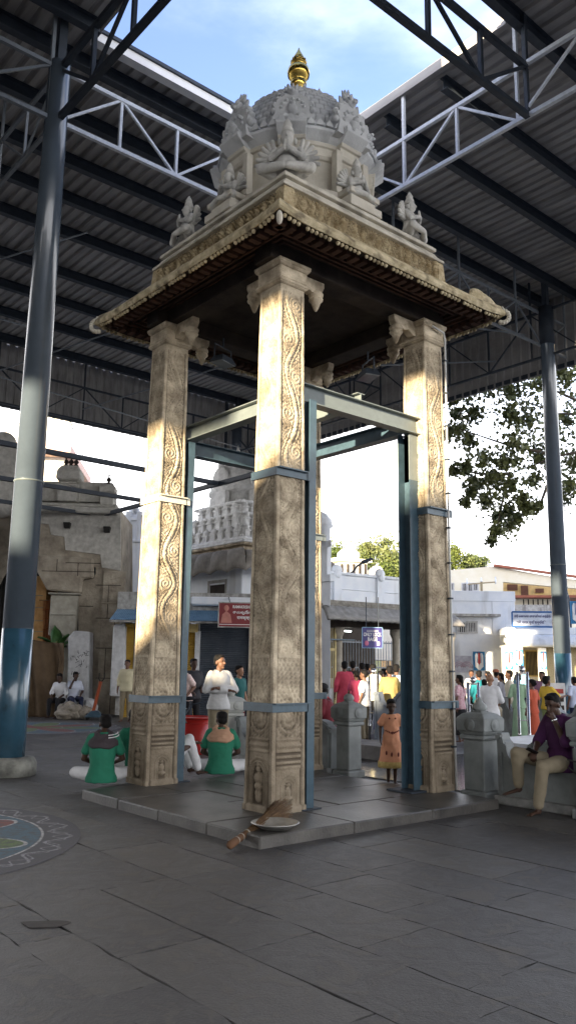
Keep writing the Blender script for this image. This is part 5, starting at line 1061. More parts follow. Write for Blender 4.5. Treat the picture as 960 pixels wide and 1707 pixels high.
for a in ((565,905,60,85,leafl,'bright yellow-green tree left of the white domes'),(612,896,62,95,leafl2,'pale green tree right behind the largest white dome'),(648,892,74,90,leafl2,'widest pale round tree just left of the blue steel post'),(690,905,60,92,leafl,'hillside tree hidden mostly behind the blue steel post'),(752,903,56,88,leafl,'rounded tree just right of the right carved pillar'),(780,918,46,90,leafl2,'lower pale tree over the cream building roof'),(800,926,34,93,leafl,'small dark-edged tree at the right end of the hillside row'),(590,925,50,80,leafl,'low yellow-green tree between the white domes'),(640,930,60,80,leafl,'low yellowish tree beneath the widest pale tree'),(735,925,40,80,leafl,'low tree half hidden by the right carved pillar'),(530,915,44,90,leafl,'tree hidden mostly behind the front and back pillars')): htree(*a)
# ---------------------------------------------------------------- people
def V3(*a): return Vector(a)
SK1=mat('brown_skin',(.13,.065,.04),rough=.55,var=.08,bump=.05); SK2=mat('dark_brown_skin',(.055,.028,.018),rough=.5,var=.08,bump=.05); SK3=mat('light_brown_skin',(.28,.15,.09),rough=.55,var=.06,bump=.05)
HAIR=mat('black_hair',(.006,.005,.005),rough=.75,spec=.2,var=.3,bump=.6,bscale=90,dist=.01); HAIRG=mat('grey_hair',(.25,.24,.23),rough=.6); EYE=plain('eye_dark',(.01,.01,.01),rough=.2)
CL={}
def cloth(n,c,c2=None,sc_=5):
    if n not in CL:
        CL[n]=mat(n,c,rough=.85,scale=sc_,bump=.55,bscale=7,dist=.02,var=.1,col2=c2,detail=3)
    return CL[n]
def remesh(o,vox,sm=3):
    m=o.modifiers.new('remesh','REMESH'); m.mode='VOXEL'; m.voxel_size=vox; m.use_smooth_shade=True
    if sm: q=o.modifiers.new('smooth','SMOOTH'); q.factor=.5; q.iterations=sm
FOLD=bpy.data.textures.new('folds','CLOUDS'); FOLD.noise_scale=.09; FOLD.noise_depth=1
def folds(o,s=.018):
    d=o.modifiers.new('folds','DISPLACE'); d.texture=FOLD; d.strength=s; d.mid_level=.5; d.texture_coords='LOCAL'
BASE=dict(pel=(0,0,.93),wai=(0,0,1.06),che=(0,.01,1.26),nek=(0,-.005,1.43),hed=(0,.02,1.575),shl=(-.175,0,1.385),shr=(.175,0,1.385),ell=(-.225,-.03,1.12),elr=(.225,-.03,1.12),wrl=(-.235,.05,.87),wrr=(.235,.05,.87),
 hil=(-.085,0,.90),hir=(.085,0,.90),knl=(-.095,.02,.49),knr=(.095,.02,.49),anl=(-.10,-.02,.08),anr=(.10,-.02,.08),tol=(-.12,.15,.03),tor=(.12,.15,.03))
def sitcross(lean=.12,lz=0):
    z=.11; d=dict(pel=(0,0,z),wai=(0,-.0,z+.13),che=(0,.02+lean*.45,z+.33),nek=(0,lean,z+.50),hed=(0,lean+.09,z+.625),shl=(-.18,lean*.8,z+.45),shr=(.18,lean*.8,z+.45),ell=(-.25,lean+.02,z+.19),elr=(.25,lean+.02,z+.19),wrl=(-.10,lean+.22,z+.10),wrr=(.10,lean+.22,z+.10),
     hil=(-.10,.02,z),hir=(.10,.02,z),knl=(-.36,.27,z+.00),knr=(.36,.27,z+.0),anl=(.10,.38,.06),anr=(-.10,.34,.07),tol=(.22,.36,.05),tor=(-.22,.34,.05)); return d
def bench(seat,lean=.05,knee=.42,ft=0.0):
    z=seat+.10; return dict(pel=(0,0,z),wai=(0,0,z+.13),che=(0,.02+lean*.5,z+.33),nek=(0,lean,z+.5),hed=(0,lean+.06,z+.64),shl=(-.175,lean*.9,z+.455),shr=(.175,lean*.9,z+.455),ell=(-.23,lean+.02,z+.2),elr=(.23,lean+.02,z+.2),wrl=(-.12,lean+.22,z+.08),wrr=(.12,lean+.22,z+.08),
     hil=(-.09,.02,z-.01),hir=(.09,.02,z-.01),knl=(-.13,knee,z),knr=(.13,knee,z),anl=(-.12,knee+.02,z-.42),anr=(.12,knee+.02,z-.42),tol=(-.13,knee+.17,z-.47),tor=(.13,knee+.17,z-.47))
def hand(m,w,d,n,side,s,curl=.5):
    d=d.normalized(); n=(n-d*n.dot(d)); n=n.normalized() if n.length>1e-4 else V3(0,0,1); x=d.cross(n)*side
    m.cap(w,w+d*.03*s,.026*s,.030*s,8,3,.7,x); 
    for i in range(4):
        o=(i-1.5)*.019*s; b=w+d*.075*s+x*o; m.cap(w+d*.02*s+x*o*.8,b,.017*s,.0115*s,7,2)
        L=(.040,.046,.043,.034)[3-i if side<0 else i]*s*1.0; a1=curl*.9;a2=curl*2.0
        p1=b+(d*math.cos(a1)+n*math.sin(a1))*L; p2=p1+(d*math.cos(a2)+n*math.sin(a2))*L*.85
        m.cap(b,p1,.0098*s,.009*s,7,2); m.cap(p1,p2,.009*s,.0075*s,7,2)
    t0=w+d*.02*s-x*.026*s; t1=t0+(d*.6-x*.75+n*.25).normalized()*.038*s; t2=t1+(d*.95+n*.35-x*.1).normalized()*.03*s; m.cap(t0,t1,.014*s,.011*s,7,2); m.cap(t1,t2,.011*s,.009*s,7,2)
def person(label,loc,rz,h=1.68,J=None,skin=SK1,top=None,sleeve=.55,bottom=None,btype='trousers',hair='short',near=False,build=1.0,mod=None,look=None,hem=None,curl=.5,group=None,turn=0,tilt=0,fem=False,sh_m=None,dress=None,name='person',child=False):
    s=h/1.70; j=dict(BASE); 
    if J: j.update(J)
    if mod: j.update(mod)
    j={k:Vector(v)*s for k,v in j.items()}; hk=1.0
    if child: hk=1.22
    bw=build*s*(.9 if fem else 1)
    m=MB(); xs_=(j['shr']-j['shl']).normalized()
    def spine(m,grow,pts):
        R_=[]
        for i,(p,rx,ry) in enumerate(pts):
            a=pts[max(0,i-1)][0];b_=pts[min(len(pts)-1,i+1)][0]; d=(b_-a).normalized(); x=(xs_-d*xs_.dot(d)).normalized(); y=d.cross(x); R_.append((p,x,y,rx*bw+grow,ry*bw+grow))
        m.rings(R_,18)
    L=lambda a,b_,t: j[a].lerp(j[b_],t)
    SP=[(j['pel']+V3(0,0,-.09*s) ,.10,.07),(j['pel']-V3(0,0,.04*s),.15,.105),(j['pel'],.158,.112),(L('pel','wai',.6),.145,.10),(j['wai'],.132,.095),(L('wai','che',.5),.145,.105),(j['che'],.165,.115),(L('che','nek',.45),.172,.105),(L('che','nek',.75),.14,.085),(L('che','nek',.92),.075,.06)]
    
    spine(m,0,SP)
    m.cap(L('che','nek',.8),L('nek','hed',.45),.055*s,.05*s,12)
    # head
    hd=j['hed']; HM=Matrix.Rotation(turn,4,'Z')@Matrix.Rotation(tilt,4,'X'); hs=s*hk
    def hp_(x,y,z): return hd+HM@V3(x*hs,y*hs,z*hs)
    m.ell(hp_(0,-.012,.03),.075*hs,.093*hs,.088*hs,M=HM,n=16,k=12); m.ell(hp_(0,.022,-.035),.056*hs,.062*hs,.072*hs,M=HM,n=14,k=10)
    m.cap(hp_(0,.082,.012),hp_(0,.103,-.022),.009*hs,.014*hs,8,3); m.ell(hp_(0,.074,-.058),.024*hs,.014*hs,.010*hs,M=HM); m.ell(hp_(0,.066,-.09),.024*hs,.022*hs,.016*hs,M=HM)
    for q in (-1,1): m.ell(hp_(q*.076,-.012,-.012),.012*hs,.02*hs,.032*hs,M=HM,n=8,k=6); m.ell(hp_(q*.03,.066,.034),.022*hs,.012*hs,.008*hs,M=HM,n=8,k=5)
    for q,sd in (('l',-1),('r',1)):
        sh,el,wr=j['sh'+q],j['el'+q],j['wr'+q]; m.cap(sh-V3(sd*.02*s,0,.01*s),el,.050*bw,.038*bw,12); m.cap(el,wr,.039*bw,.025*bw,12)
        d=(wr-el); n_=V3(-sd,0,0) if abs(d.normalized().z)>.7 else V3(0,0,-1) if look is None else V3(*look); hand(m,wr,d,n_,sd,s*(.92 if fem else 1)*(1 if not child else 1.0),curl)
        hi,kn,an,to=j['hi'+q],j['kn'+q],j['an'+q],j['to'+q]; m.cap(hi,kn,.083*bw,.055*bw,14); m.cap(kn,kn.lerp(an,.35),.052*bw,.054*bw,12); m.cap(kn.lerp(an,.35),an,.054*bw,.033*bw,12)
        ft=(to-an); ft2=an+V3(0,0,-.035*s) if abs(ft.z)<.1*s or True else an; m.cap(an,ft2,.033*s,.03*s,8); m.cap(ft2.lerp(to,-.12),to,.03*s,.022*s,9,3,.75,V3(1,0,0))
        hx=V3(ft.y,-ft.x,0).normalized() if V3(ft.x,ft.y,0).length>1e-3 else V3(1,0,0)
        for k in range(5): b0=to+hx*((k-2)*.013*s); m.cap(b0,b0+ft.normalized()*.028*s,.009*s,.008*s,6,2)
    o=m.build(name,skin); remesh(o,(.0085 if near else .017)*max(s,.7),2 if near else 1); o.location=loc; o.rotation_euler=(0,0,rz); tag(o,label,'person',group)
    if near:
        for q in (-1,1): MB().ell(hp_(q*.030,.075,.016),.013*hs,.008*hs,.007*hs,n=8,k=6,M=HM).build('eye',EYE,o)
    vx=(.012 if near else .02)*max(s,.75)
    if dress is None and top:
        t=MB(); hz=hem if hem is not None else -.10
        low=[(j['pel']+V3(0,0,hz*s),.182,.138),(j['pel']+V3(0,0,hz*s*.3),.180,.135)] if hz<-.05 else []
        spine(t,.016*s,low+SP[3:10]); 
        for q,sd in (('l',-1),('r',1)):
            sh,el,wr=j['sh'+q],j['el'+q],j['wr'+q]; t.cap(sh-V3(sd*.03*s,0,.0),sh.lerp(el,min(1,sleeve)),.064*bw,.060*bw+.004,12)
            if sleeve>1: t.cap(el,el.lerp(wr,sleeve-1),.056*bw,.044*bw,12)
            t.cap(sh-V3(sd*.03*s,0,0),L('che','nek',.9),.055*bw,.05*bw,10)
        c=t.build('shirt',top,o); remesh(c,vx,4); folds(c,.016*s)
        if near: 
            kl=MB(); P0=L('che','nek',.93); pts=[P0+V3(.072*s*math.cos(a),.068*s*math.sin(a),.012*s*(1-math.sin(a))+.005) for a in np.linspace(PI*.62,PI*2.38,14)]; kl.tube(pts,.014*s,8); kl.build('collar',top,o)
    if bottom:
        b=MB()
        if btype=='trousers':
            spine(b,.006*s,SP[0:3])
            for q in 'lr':
                hi,kn,an=j['hi'+q],j['kn'+q],j['an'+q]; b.cap(hi,kn,.094*bw,.072*bw,14); b.cap(kn,kn.lerp(an,.9),.070*bw,.056*bw,14)
            c=b.build('trousers',bottom,o)
        else:
            zt=j['pel'].z+.06*s; zb_=btype*s; n=22; R_=[]
            for i in range(7):
                t=i/6; z=zt+(zb_-zt)*t; w_=(.15+.09*t)*bw; R_.append(((j['pel'].x+(j['anl'].x+j['anr'].x)/2*t,j['pel'].y*(1-t)+(j['anl'].y+j['anr'].y)/2*t,z),(1,0,0),(0,1,0),w_,w_*.8))
            b.rings(R_,n); c=b.build('skirt',bottom,o)
        remesh(c,vx,3); folds(c,.014*s)
    if hair in('short','long','bun','side'):
        g=MB(); g.ell(hp_(0,-.026,.05),.083*hs,.094*hs,.078*hs,M=HM,n=16,k=10); g.ell(hp_(0,-.055,.0),.074*hs,.056*hs,.075*hs,M=HM,n=14,k=8); g.ell(hp_(0,.035,.098),.060*hs,.04*hs,.026*hs,M=HM)
        for i in range(18): a=hsh(i)*2*PI;e=hsh(i+30)*.9; g.ell(hp_(.07*math.cos(a)*math.cos(e),-.03+.07*math.sin(a)*math.cos(e),.055+.062*math.sin(e)),.02*hs,.02*hs,.02*hs,n=7,k=5)
        if hair=='long': g.cap(hp_(0,-.09,-.02),hp_(0,-.13,-.34),.035*hs,.018*hs,10)
        if hair=='bun': g.ell(hp_(0,-.12,.01),.045*hs,.04*hs,.045*hs)
        c=g.build('hair',HAIR,o); remesh(c,.011 if near else .018,1)
    if hair=='grey': MB().ell(hp_(0,-.05,.0),.079*hs,.062*hs,.06*hs,M=HM).build('hair',HAIRG,o)
    if hair=='cap':
        g=MB(); g.ell(hp_(0,-.05,-.005),.077*hs,.062*hs,.075*hs,M=HM); g.build('hair',HAIR,o); g=MB(); g.ell(hp_(0,-.012,.062),.086*hs,.100*hs,.066*hs,M=HM,n=16); g.ell(hp_(0,.10,.055),.06*hs,.055*hs,.010*hs,M=HM,n=14); g.build('cap',sh_m or HAIR,o)
    return o,j,hp_
def at_px(u,D,z=0): p=atd(u,1110,D); return (p.x,p.y,z)
FC=YAWC            # rz that makes a figure face away from the camera
green=cloth('green_tshirt',(.018,.16,.095)); whitec=cloth('white_cotton',(.62,.62,.63)); khaki=cloth('khaki_trousers',(.22,.185,.125)); navy=cloth('navy_trousers',(.015,.02,.05)); blackc=cloth('black_cloth',(.015,.015,.018))
def scarf(o,j,m_,stripe=None,name='towel',sd=1):
    g=MB(); P0=j['nek']+Vector((0,-.03,-.005)); 
    for k,(dr,dz,r) in enumerate(((0,.0,.036),(.030,-.030,.036),(-.012,.028,.026),(.058,-.062,.034),(.075,-.095,.026))):
        pts=[P0+Vector(((.095+dr)*math.cos(a),(.080+dr)*math.sin(a)-.012,dz-.012+.026*math.sin(a*1)+.010*math.sin(a*5+k))) for a in np.linspace(PI*.60,PI*2.40,18)]; g.tube(pts,r,8)
    c=g.build(name,m_,o); remesh(c,.012,2); folds(c,.015)
    if stripe:
        g=MB()
        for k,dr in enumerate((.036,.048)):
            pts=[P0+Vector(((.135+dr)*math.cos(a),(.120+dr)*math.sin(a)-.012,-.0-.03*k+.026*math.sin(a)+.03)) for a in np.linspace(PI*1.62,PI*2.05,9)]; g.tube(pts,.006,6)
        g.build('white_stripes',stripe,c)
# three volunteers in green
o,j,_=person('man in green t-shirt with dark striped towel, seated left of the left pillar',(5.06,9.40,.10),FC+.15,1.60,sitcross(.15),SK2,green,.62,whitec,near=True,build=1.05,tilt=-.25,turn=.3,hem=-.09)
scarf(o,j,cloth('dark_towel',(.05,.04,.045)),plain('towel_white',(.7,.7,.7)))
o,j,_=person('man in green t-shirt with a tan towel round his neck, sitting cross-legged',(6.74,9.25,.10),FC+.05,1.62,sitcross(.12),SK2,green,.62,whitec,near=True,build=1.1,tilt=-.1,turn=.35,hem=-.09)
scarf(o,j,cloth('tan_towel',(.42,.25,.16)))
kd=sitcross(.16); kd.update(knl=(-.16,.34,.52),knr=(.16,.33,.50),anl=(-.14,.50,.08),anr=(.14,.50,.08),tol=(-.14,.64,.04),tor=(.14,.64,.04),ell=(-.24,.2,.38),elr=(.24,.2,.38),wrl=(-.14,.42,.44),wrr=(.14,.42,.44))
person('man in green t-shirt sitting with raised white-trousered knees, mostly hidden behind the left pillar',(5.98,9.50,.10),FC-1.0,1.62,kd,SK2,green,.62,whitec,near=True,build=1.05,hem=-.09)
person('fourth man in green t-shirt, only head and shoulder showing behind the left pillar',(5.75,9.75,.10),FC+.5,1.68,sitcross(.1),SK2,green,.62,whitec,near=True,hem=-.09)
# man in purple on the wall
st=.44; z=st+.10
pm_=dict(pel=(0,0,z),wai=(-.01,-.03,z+.13),che=(-.02,-.04,z+.33),nek=(-.02,.0,z+.50),hed=(-.01,.07,z+.62),shl=(-.20,-.02,z+.44),shr=(.16,-.02,z+.46),
  hil=(-.09,.03,z-.01),hir=(.09,.03,z-.01),knl=(-.15,.40,z-.02),knr=(.17,.45,z+.09),anl=(-.10,.44,.09),anr=(.22,.40,.27),tol=(-.12,.58,.035),tor=(.24,.57,.20),
  elr=(.20,.10,z+.20),wrr=(.05,.31,z+.11),ell=(-.235,.14,z+.23),wrl=(-.10,.15,z+.47))
purple=cloth('purple_shirt',(.055,.012,.06))
PX=(8.44,5.20,0)
o,j,hpf=person('man in purple shirt and khaki trousers sitting on the low wall with a phone',PX,YAWC+PI*.5+.50,1.70,pm_,SK2,purple,.95,khaki,near=True,build=1.05,tilt=-.32,turn=.2,curl=.9,hem=-.10)
w_=j['wrl'];e_=j['ell']; d=(w_-e_).normalized(); q=MB(); c0_=e_.lerp(w_,.90); q.tube([c0_,c0_+d*.022],.034,12); q.build('wrist_watch',mat('steel_watch',(.7,.7,.7),rough=.2,metal=1,bump=0),o)
ph=thing('mobile_phone','small dark mobile phone in the right hand of the man in purple','phone'); wp=Matrix.Translation(PX)@Matrix.Rotation(YAWC+PI*.5+.50,4,'Z')@(j['wrr']+Vector((-.05,.085,.02))); ph.location=wp; ph.rotation_euler=(.5,.4,YAWC+1.9)
MB().box(-.03,.03,-.065,.065,-.006,.006).build('body',plain('phone_black',(.01,.01,.012),rough=.2),ph,bevel=.003); MB().box(-.026,.026,-.055,.055,.0062,.0075).build('screen',plain('phone_glass',(.03,.035,.04),rough=.05),ph)
# girl in orange dress
gm=dict(ell=(-.23,-.03,1.13),elr=(.23,-.03,1.13),wrl=(-.25,.03,.90),wrr=(.24,.05,.92),shl=(-.155,0,1.36),shr=(.155,0,1.36),hed=(0,.03,1.565),knl=(-.07,.02,.47),anl=(-.07,0,.08),knr=(.07,.02,.47),anr=(.07,0,.08),tol=(-.09,.13,.03),tor=(.09,.13,.03),hil=(-.07,0,.88),hir=(.07,0,.88))
orange=cloth('orange_dress_cloth',(.72,.34,.20)); GL=(8.40,7.66,.018)
g_,j,hpf=person('small girl in orange dress with gold hem standing in the gateway',GL,FC+PI+.05,1.10,gm,SK2,None,.5,None,near=True,fem=True,child=True,tilt=-.25,hair='short',curl=.35)
s=1.10/1.70; q=MB()
q.loft([(0,0,.275,.175,.135),(0,0,.40,.155,.12),(0,0,.55,.125,.095),(0,0,.66,.105,.08),(0,.0,.70,.10,.078),(0,0,.80,.108,.08),(0,0,.88,.112,.075),(0,0,.91,.075,.06)],24)
for sd in (-1,1): q.cap((sd*.09,0,.875),(sd*.135,-.01,.80),.048,.050,10)
c=q.build('dress',orange,g_); remesh(c,.009,2); folds(c,.022)
q=MB(); q.loft([(0,0,.225,.185,.145),(0,0,.25,.186,.146),(0,0,.30,.182,.142)],28); c=q.build('gold_hem',cloth('gold_net',(.42,.30,.10),(.6,.45,.18),30),g_); folds(c,.02)
q=MB(); gr_=mat('maroon_embroidery',(.12,.01,.01),rough=.6,bump=0)
for k in range(9): t=(k-4)/4; q.ell((t*.085,.088*math.sqrt(max(.1,1-t*t*.6))+.0,.70-.035*(1-abs(t))),.009,.006,.012,n=7,k=5)
for x,z in ((-.07,.40),(.02,.40),(.09,.42),(-.04,.86),(.04,.86),(0,.68)): q.ell((x,.125 if z<.5 else .088,z),.012,.006,.03 if z<.5 else .012,n=7,k=5)
q.build('beadwork',gr_,g_)
# man in white shirt, arms crossed, by the bucket
wm=dict(ell=(-.26,.06,1.14),elr=(.26,.06,1.14),wrl=(.10,.17,1.17),wrr=(-.10,.16,1.13))
person('man in long-sleeved white shirt standing with folded arms behind the red bucket',at_px(366,13.6),FC+PI+.55,1.72,None,SK1,cloth('bright_white_shirt',(.5,.5,.5)),1.85,khaki,near=True,build=1.0,mod=wm,hem=-.10,turn=.45)
# maroon man on the inner wall
person('man in maroon shirt and dark cap sitting sideways behind the gateway post',at_px(547,13.6,.0),FC+1.2,1.70,bench(.42),SK2,cloth('maroon_shirt',(.11,.008,.015)),.6,blackc,hair='cap',near=True,build=1.1,sh_m=blackc)
# red bucket
b_=thing('red_bucket','large red plastic drum with a rolled rim behind the seated men in green','bucket',(8.45,12.42,0)); rp=mat('red_plastic',(.42,.025,.02),rough=.35,var=.06,bump=.02)
q=MB(); q.lathe([(.235,0),(.245,.02),(.30,.62),(.285,.62),(.23,.04),(.0,.04)],n=32); q.build('drum',rp,b_); q=MB(); q.lathe([(.30,.60),(.325,.605),(.33,.635),(.30,.645),(.29,.62)],n=32); q.lathe([(.292,.53),(.305,.535),(.30,.55)],n=32); q.build('rim',rp,b_)
# broom and pan
p=atz(450,1384,.1); pan=thing('metal_pan','dented shallow metal pan lying on the platform corner under the broom','pan',(p.x+.06,p.y,.10))
q=MB(); q.lathe([(.0,.012),(.13,.012),(.205,.055),(.22,.062),(.215,.068),(.20,.06),(.13,.022),(0,.02)],n=30); q.build('dish',mat('dull_aluminium',(.5,.49,.46),rough=.4,metal=.7,scale=8,bump=.3),pan)
a_=atz(386,1407,.05); e_=atz(474,1362,.1); a_.z=.05; e_.z=.20; br_=thing('straw_broom','brown straw broom resting across the pan with its bound butt over the platform edge','broom',tuple(a_)); d=(e_-a_)
st_=mat('broom_straw',(.09,.05,.025),rough=.8,col2=(.22,.13,.06),scale=20); q=MB(); dn_=d.normalized(); sx1=dn_.cross(V3(0,0,1)).normalized(); sy1=sx1.cross(dn_)
for k in range(300):
    a=hsh(k)*2*PI; r=math.sqrt(hsh(k+400)); L_=.84+.16*hsh(k+777); o0=(sx1*math.cos(a)+sy1*math.sin(a))*r; mid=d*.28; q.tube([o0*.03,mid+o0*.026,mid.lerp(d,.5)+o0*.05-V3(0,0,.0),d*L_+o0*(.115)+V3(0,0,-.02*r)],.0028,3)
q.build('straw',st_,br_); q=MB(); q.cap(d*.0-dn_*.02,d*.22,.036,.03,12,3); q.build('handle_bundle',mat('broom_butt',(.12,.06,.03),rough=.8,bump=.8,bscale=60),br_); q=MB()
for t in (.08,.16,.26): q.tube([d*t,d*t+dn_*.012],.034,12)
q.build('binding',mat('cord',(.3,.27,.22)),br_)
# two seated men by the white pier
person('left of two seated men in white shirts at the rubble, looking down',at_px(105,24.0),FC+PI-.2,1.68,bench(.40,.10),SK2,whitec,1.3,blackc,tilt=-.3)
person('right of two seated men at the rubble, hand raised to his face',at_px(126,24.0),FC+PI+.5,1.68,bench(.45,.08),SK2,cloth('pale_blue_shirt',(.5,.53,.62)),.7,navy,mod=dict(wrr=(.05,.22,1.12),elr=(.18,.26,.86)),tilt=-.2)
person('man in pale yellow shirt standing partly hidden left of the left carved pillar',at_px(213,22.5),FC+PI,1.66,None,SK1,cloth('pale_yellow_shirt',(.5,.45,.3)),1.5,khaki)
# people by the bicycle
person('man in pink patterned shirt leaning forward right of the left pillar',at_px(309,17.2),FC+PI-.4,1.66,None,SK1,cloth('pink_pattern_shirt',(.6,.4,.38),(.72,.62,.58),30),.7,blackc,mod=dict(nek=(0,.12,1.38),hed=(0,.18,1.52),shl=(-.175,.09,1.33),shr=(.175,.09,1.33),wrl=(-.18,.3,.9),wrr=(.2,.25,.88)))
person('man in dark shirt standing by the parked bicycle',at_px(323,17.8),FC+PI+.5,1.68,None,SK2,cloth('charcoal_shirt',(.03,.03,.035)),1.4,blackc,mod=dict(wrr=(.12,.25,1.0),wrl=(-.1,.25,1.05)))
person('woman in teal blouse and maroon sari right of the man in white',at_px(399,15.8),FC+PI+.9,1.55,None,SK3,cloth('teal_blouse',(.02,.10,.10)),.7,cloth('maroon_sari',(.15,.015,.015)),btype=.1,hair='bun',fem=True)
# bicycle
bk=thing('parked_bicycle','black bicycle parked behind the red bucket beside the man in dark shirt','bicycle',at_px(337,16.4),FC+.5); 
for x in (-.5,.5):
    q=MB(); q.tube([(x+.33*math.cos(a),0,.34+.33*math.sin(a)) for a in np.linspace(0,2*PI,25)],.02,6); w_=q.build('wheel',blackc,bk); q=MB()
    for k in range(12): a=k*PI/6; q.bar((x,0,.34),(x+.31*math.cos(a),0,.34+.31*math.sin(a)),.005)
    q.build('spokes',truss_paint,w_)
q=MB(); 
for a,b in (((-.5,.34),(-.15,.34)),((-.5,.34),(-.2,.78)),((-.15,.34),(-.22,.85)),((-.15,.34),(.33,.80)),((-.2,.78),(.32,.86)),((.32,.92),(.5,.34))): q.tube([(a[0],0,a[1]),(b[0],0,b[1])],.018,7)
q.build('frame',purlin_paint,bk); MB().ell((-.24,0,.90),.13,.08,.04).build('saddle',blackc,bk); q=MB(); q.tube([(.25,-.28,1.0),(.33,-.1,.97),(.33,.1,.97),(.25,.28,1.0)],.014,7); q.build('handlebar',truss_paint,bk); q=MB(); q.box(-.72,-.32,-.08,.08,.70,.72); q.build('carrier',truss_paint,bk)
# crowd at the deposit hall
G1='people crowding before the bag deposit hall'
def cr(label,u,D,face,h,top,bot,**k): 
    return person(label,at_px(u,D,k.pop('z',0)),FC+face,h*(.93 if k.get('gr') else .98),k.pop('J',None),k.pop('skin',SK1),top,k.pop('sl',.7),bot,group=k.pop('gr',G1),**k)
pinkr=cloth('rose_shirt',(.5,.06,.10))
cr('man in long rose-pink shirt and white trousers, back to us, by the hall column',574,20.5,.2,1.72,pinkr,cloth('bleached_jeans',(.5,.55,.65)),sl=1.6,hem=-.42)
cr('man in black shirt standing right of the rose-pink shirt',588,21.5,-.1,1.74,blackc,blackc,sl=1.4)
cr('woman in pink sari behind the white-shirted youth',594,19.5,.2,1.5,cloth('deep_pink',(.4,.05,.12)),cloth('deep_pink',(.4,.05,.12)),btype=.1,fem=True,hair='bun')
cr('youth in white short-sleeved shirt and khaki trousers walking left',607,17.6,1.1,1.52,whitec,khaki,sl=.7)
cr('man in cream shirt, back to us, under the notice board',621,19.0,.05,1.66,cloth('cream_shirt',(.6,.56,.42)),blackc,sl=.8)
cr('woman in dark blue sari at the right of the cream shirt',634,20.0,-.6,1.5,cloth('royal_blue',(.03,.03,.16)),cloth('royal_blue',(.03,.03,.16)),btype=.1,fem=True,hair='long')
cr('man in mustard yellow shirt, back to us, left of the blue steel post',649,17.6,.0,1.62,cloth('mustard_shirt',(.30,.23,.085)),cloth('brown_trousers',(.07,.05,.04)),sl=1.6,hair='short')
cr('man in light blue-white shirt beside the blue steel post',660,18.5,-.4,1.66,cloth('ice_blue_shirt',(.5,.56,.66)),khaki,sl=1.2)
cr('child in red hooded top behind the man in maroon',537,15.5,.3,1.2,cloth('red_hood',(.25,.02,.03)),navy,child=True,hair='cap',sh_m=cloth('red_hood',(.25,.02,.03)))
cr('man in dark clothes with a purple bundle on his shoulder inside the hall',603,22.5,.3,1.70,cloth('plum_cloth',(.14,.04,.09)),blackc)
cr('man in grey shirt deep inside the hall, left of the cream shirt',612,23.5,.2,1.68,cloth('slate_shirt',(.06,.065,.08)),blackc)
cr('woman with a floral sari deep in the hall',640,22.5,.7,1.55,cloth('brown_floral',(.12,.07,.06),(.3,.25,.25),30),blackc,btype=.1,fem=True)
# crowd on the right
G2='people passing in front of the white building'
cr('woman with a long plait in a pink floral top, leftmost of the right-hand crowd',765,17.8,.9,1.52,cloth('pink_floral',(.45,.2,.25),(.65,.5,.52),30),blackc,btype=.2,fem=True,hair='long',gr=G2)
cr('small child held up before the grey poster',785,23,2.8,1.62,cloth('checked_top',(.3,.3,.32),(.6,.6,.6),30),blackc,gr=G2)
cr('man in teal shirt, back to us, below the leftmost blue panel',797,20,.1,1.62,cloth('teal_shirt',(.01,.16,.20)),blackc,sl=1.4,gr=G2)
cr('woman in red and teal dress right of the teal shirt',806,18.5,-.5,1.42,cloth('scarlet',(.45,.03,.02)),cloth('turquoise',(.02,.22,.2)),btype=.1,fem=True,gr=G2)
cr('bald elderly man in a white shirt seated on the far wall, back to us',815,16.2,-.35,1.68,whitec,khaki,sl=1.2,J=bench(.72,-.02),hair='none',skin=SK3,gr=G2,hem=-.16)
cr('man with white shirt and hat-like turban behind the bald man',826,22,.3,1.66,whitec,whitec,sl=1.5,hair='cap',sh_m=cloth('rust_turban',(.4,.14,.08)),gr=G2)
cr('dark-haired woman in white just left of the turbaned man',812,24,.6,1.6,cloth('off_white',(.6,.6,.58)),whitec,fem=True,hair='bun',gr=G2)
cr('woman with black hair and a grey shawl behind the bald man',834,21,.9,1.56,cloth('grey_shawl',(.25,.25,.27)),blackc,btype=.1,fem=True,hair='long',gr=G2)
cr('man in cream-white shirt facing left beside the queue posts',848,19.5,1.3,1.64,cloth('ivory_shirt',(.68,.62,.5)),whitec,sl=1.5,gr=G2)
cr('woman in pale green sari behind the pale queue posts',862,18.2,-.2,1.56,cloth('pale_green',(.3,.45,.3)),cloth('pale_green',(.3,.45,.3)),sl=1.0,btype=.05,fem=True,hair='bun',gr=G2)
cr('tall man in sky-blue shirt below the narrow panels',868,23.5,2.6,1.78,cloth('sky_shirt',(.16,.36,.5)),navy,sl=.7,gr=G2)
cr('woman in rust-orange dress bending forward right of the pale green sari',885,17.2,.7,1.45,cloth('rust_orange',(.42,.08,.04)),cloth('rust_orange',(.42,.08,.04)),btype=.1,fem=True,hair='bun',gr=G2)
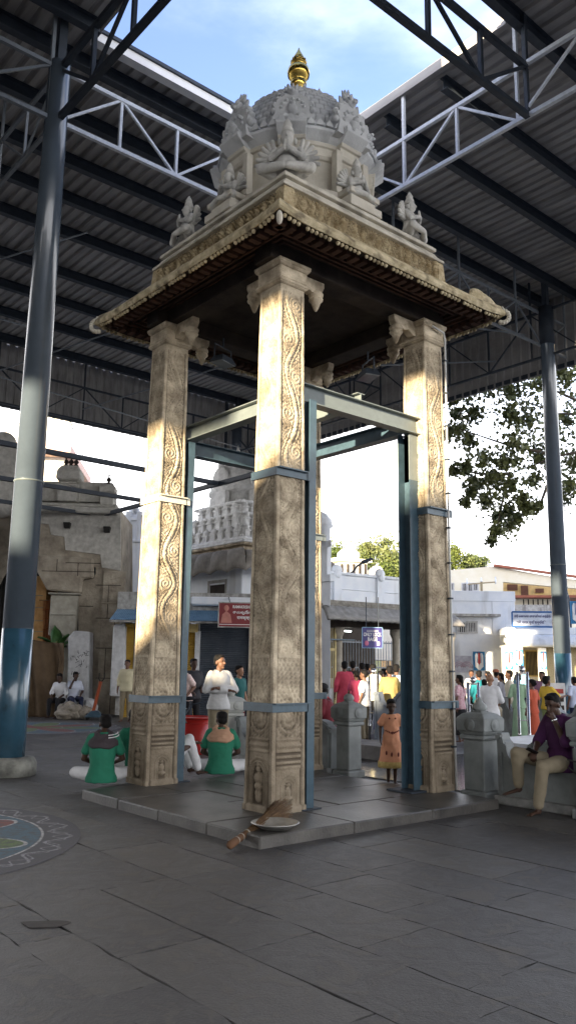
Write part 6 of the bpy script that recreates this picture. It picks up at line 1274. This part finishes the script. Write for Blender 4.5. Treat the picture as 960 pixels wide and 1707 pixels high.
cr('small face of a child in lilac between rust-orange and yellow',890,21,3.0,1.35,cloth('lilac',(.4,.25,.4)),blackc,child=True,gr=G2)
cr('man in a mauve shirt behind the child in yellow',902,19.6,2.4,1.62,cloth('mauve',(.3,.16,.24)),khaki,gr=G2)
cr('child in yellow top with arm stretched right, beside the mosaic pillar',909,18.4,-1.0,1.50,cloth('yellow_top',(.6,.4,.05)),cloth('green_skirt',(.25,.3,.12)),sl=.8,child=True,gr=G2,mod=dict(wrr=(.25,.45,1.2),elr=(.25,.2,1.15)))
cr('person in white and blue at the right picture edge beyond the pole',955,19.5,.4,1.5,cloth('white_blue',(.5,.55,.7)),navy,gr=G2)
# ---------------------------------------------------------------- small things
bs_=mat('bench_white',(.6,.6,.6)); p=at_px(921,18.8); t=thing('notice_rack','small rack with red and dark stacked boards before the mosaic pillar','rack',p,YAWC)
q=MB(); q.box(-.25,.25,0,.05,.0,1.25); q.build('panel',bs_,t)
for k in range(5): MB().box(-.2,.2,-.03,-.001,.30+.18*k,.40+.18*k).build('board',mat('rack_red',(.35,.05,.04)) if k==4 else granite_dark,t)
wv=MB()
for pts in ([(250,785,24),(330,825,40),(415,812,60)],[(0,690,30),(60,720,35),(240,772,45)],[(925,870,30),(945,862,35),(1000,855,40)]): 
    wv.tube([tuple(atd(*p)) for p in pts],.012,4)
wv.build('overhead_wires',purlin_paint); tag(bpy.data.objects['overhead_wires'],'thin overhead wires sagging across the white sky','wires'); bpy.data.objects['overhead_wires'].name='overhead_wire'

p=atz(75,1541,0); q=MB(); pts=[(.13*math.cos(a)*(1+.25*math.sin(3*a)),.085*math.sin(a)*(1+.3*math.sin(2*a+1))) for a in np.linspace(0,2*PI,19)[:-1]]+[]; q.add([(x,y,.0028) for x,y in pts]+[(x,y,-.001) for x,y in pts],[tuple(range(18)),tuple(range(35,17,-1))]+[(i,18+i,18+(i+1)%18,(i+1)%18) for i in range(18)]); o=q.build('floor_stain',mat('damp_stain',(.022,.018,.017),rough=.6,col2=(.045,.038,.036),scale=12),loc=(p.x,p.y,0)); o.rotation_euler=(0,0,-.7); struct(o)
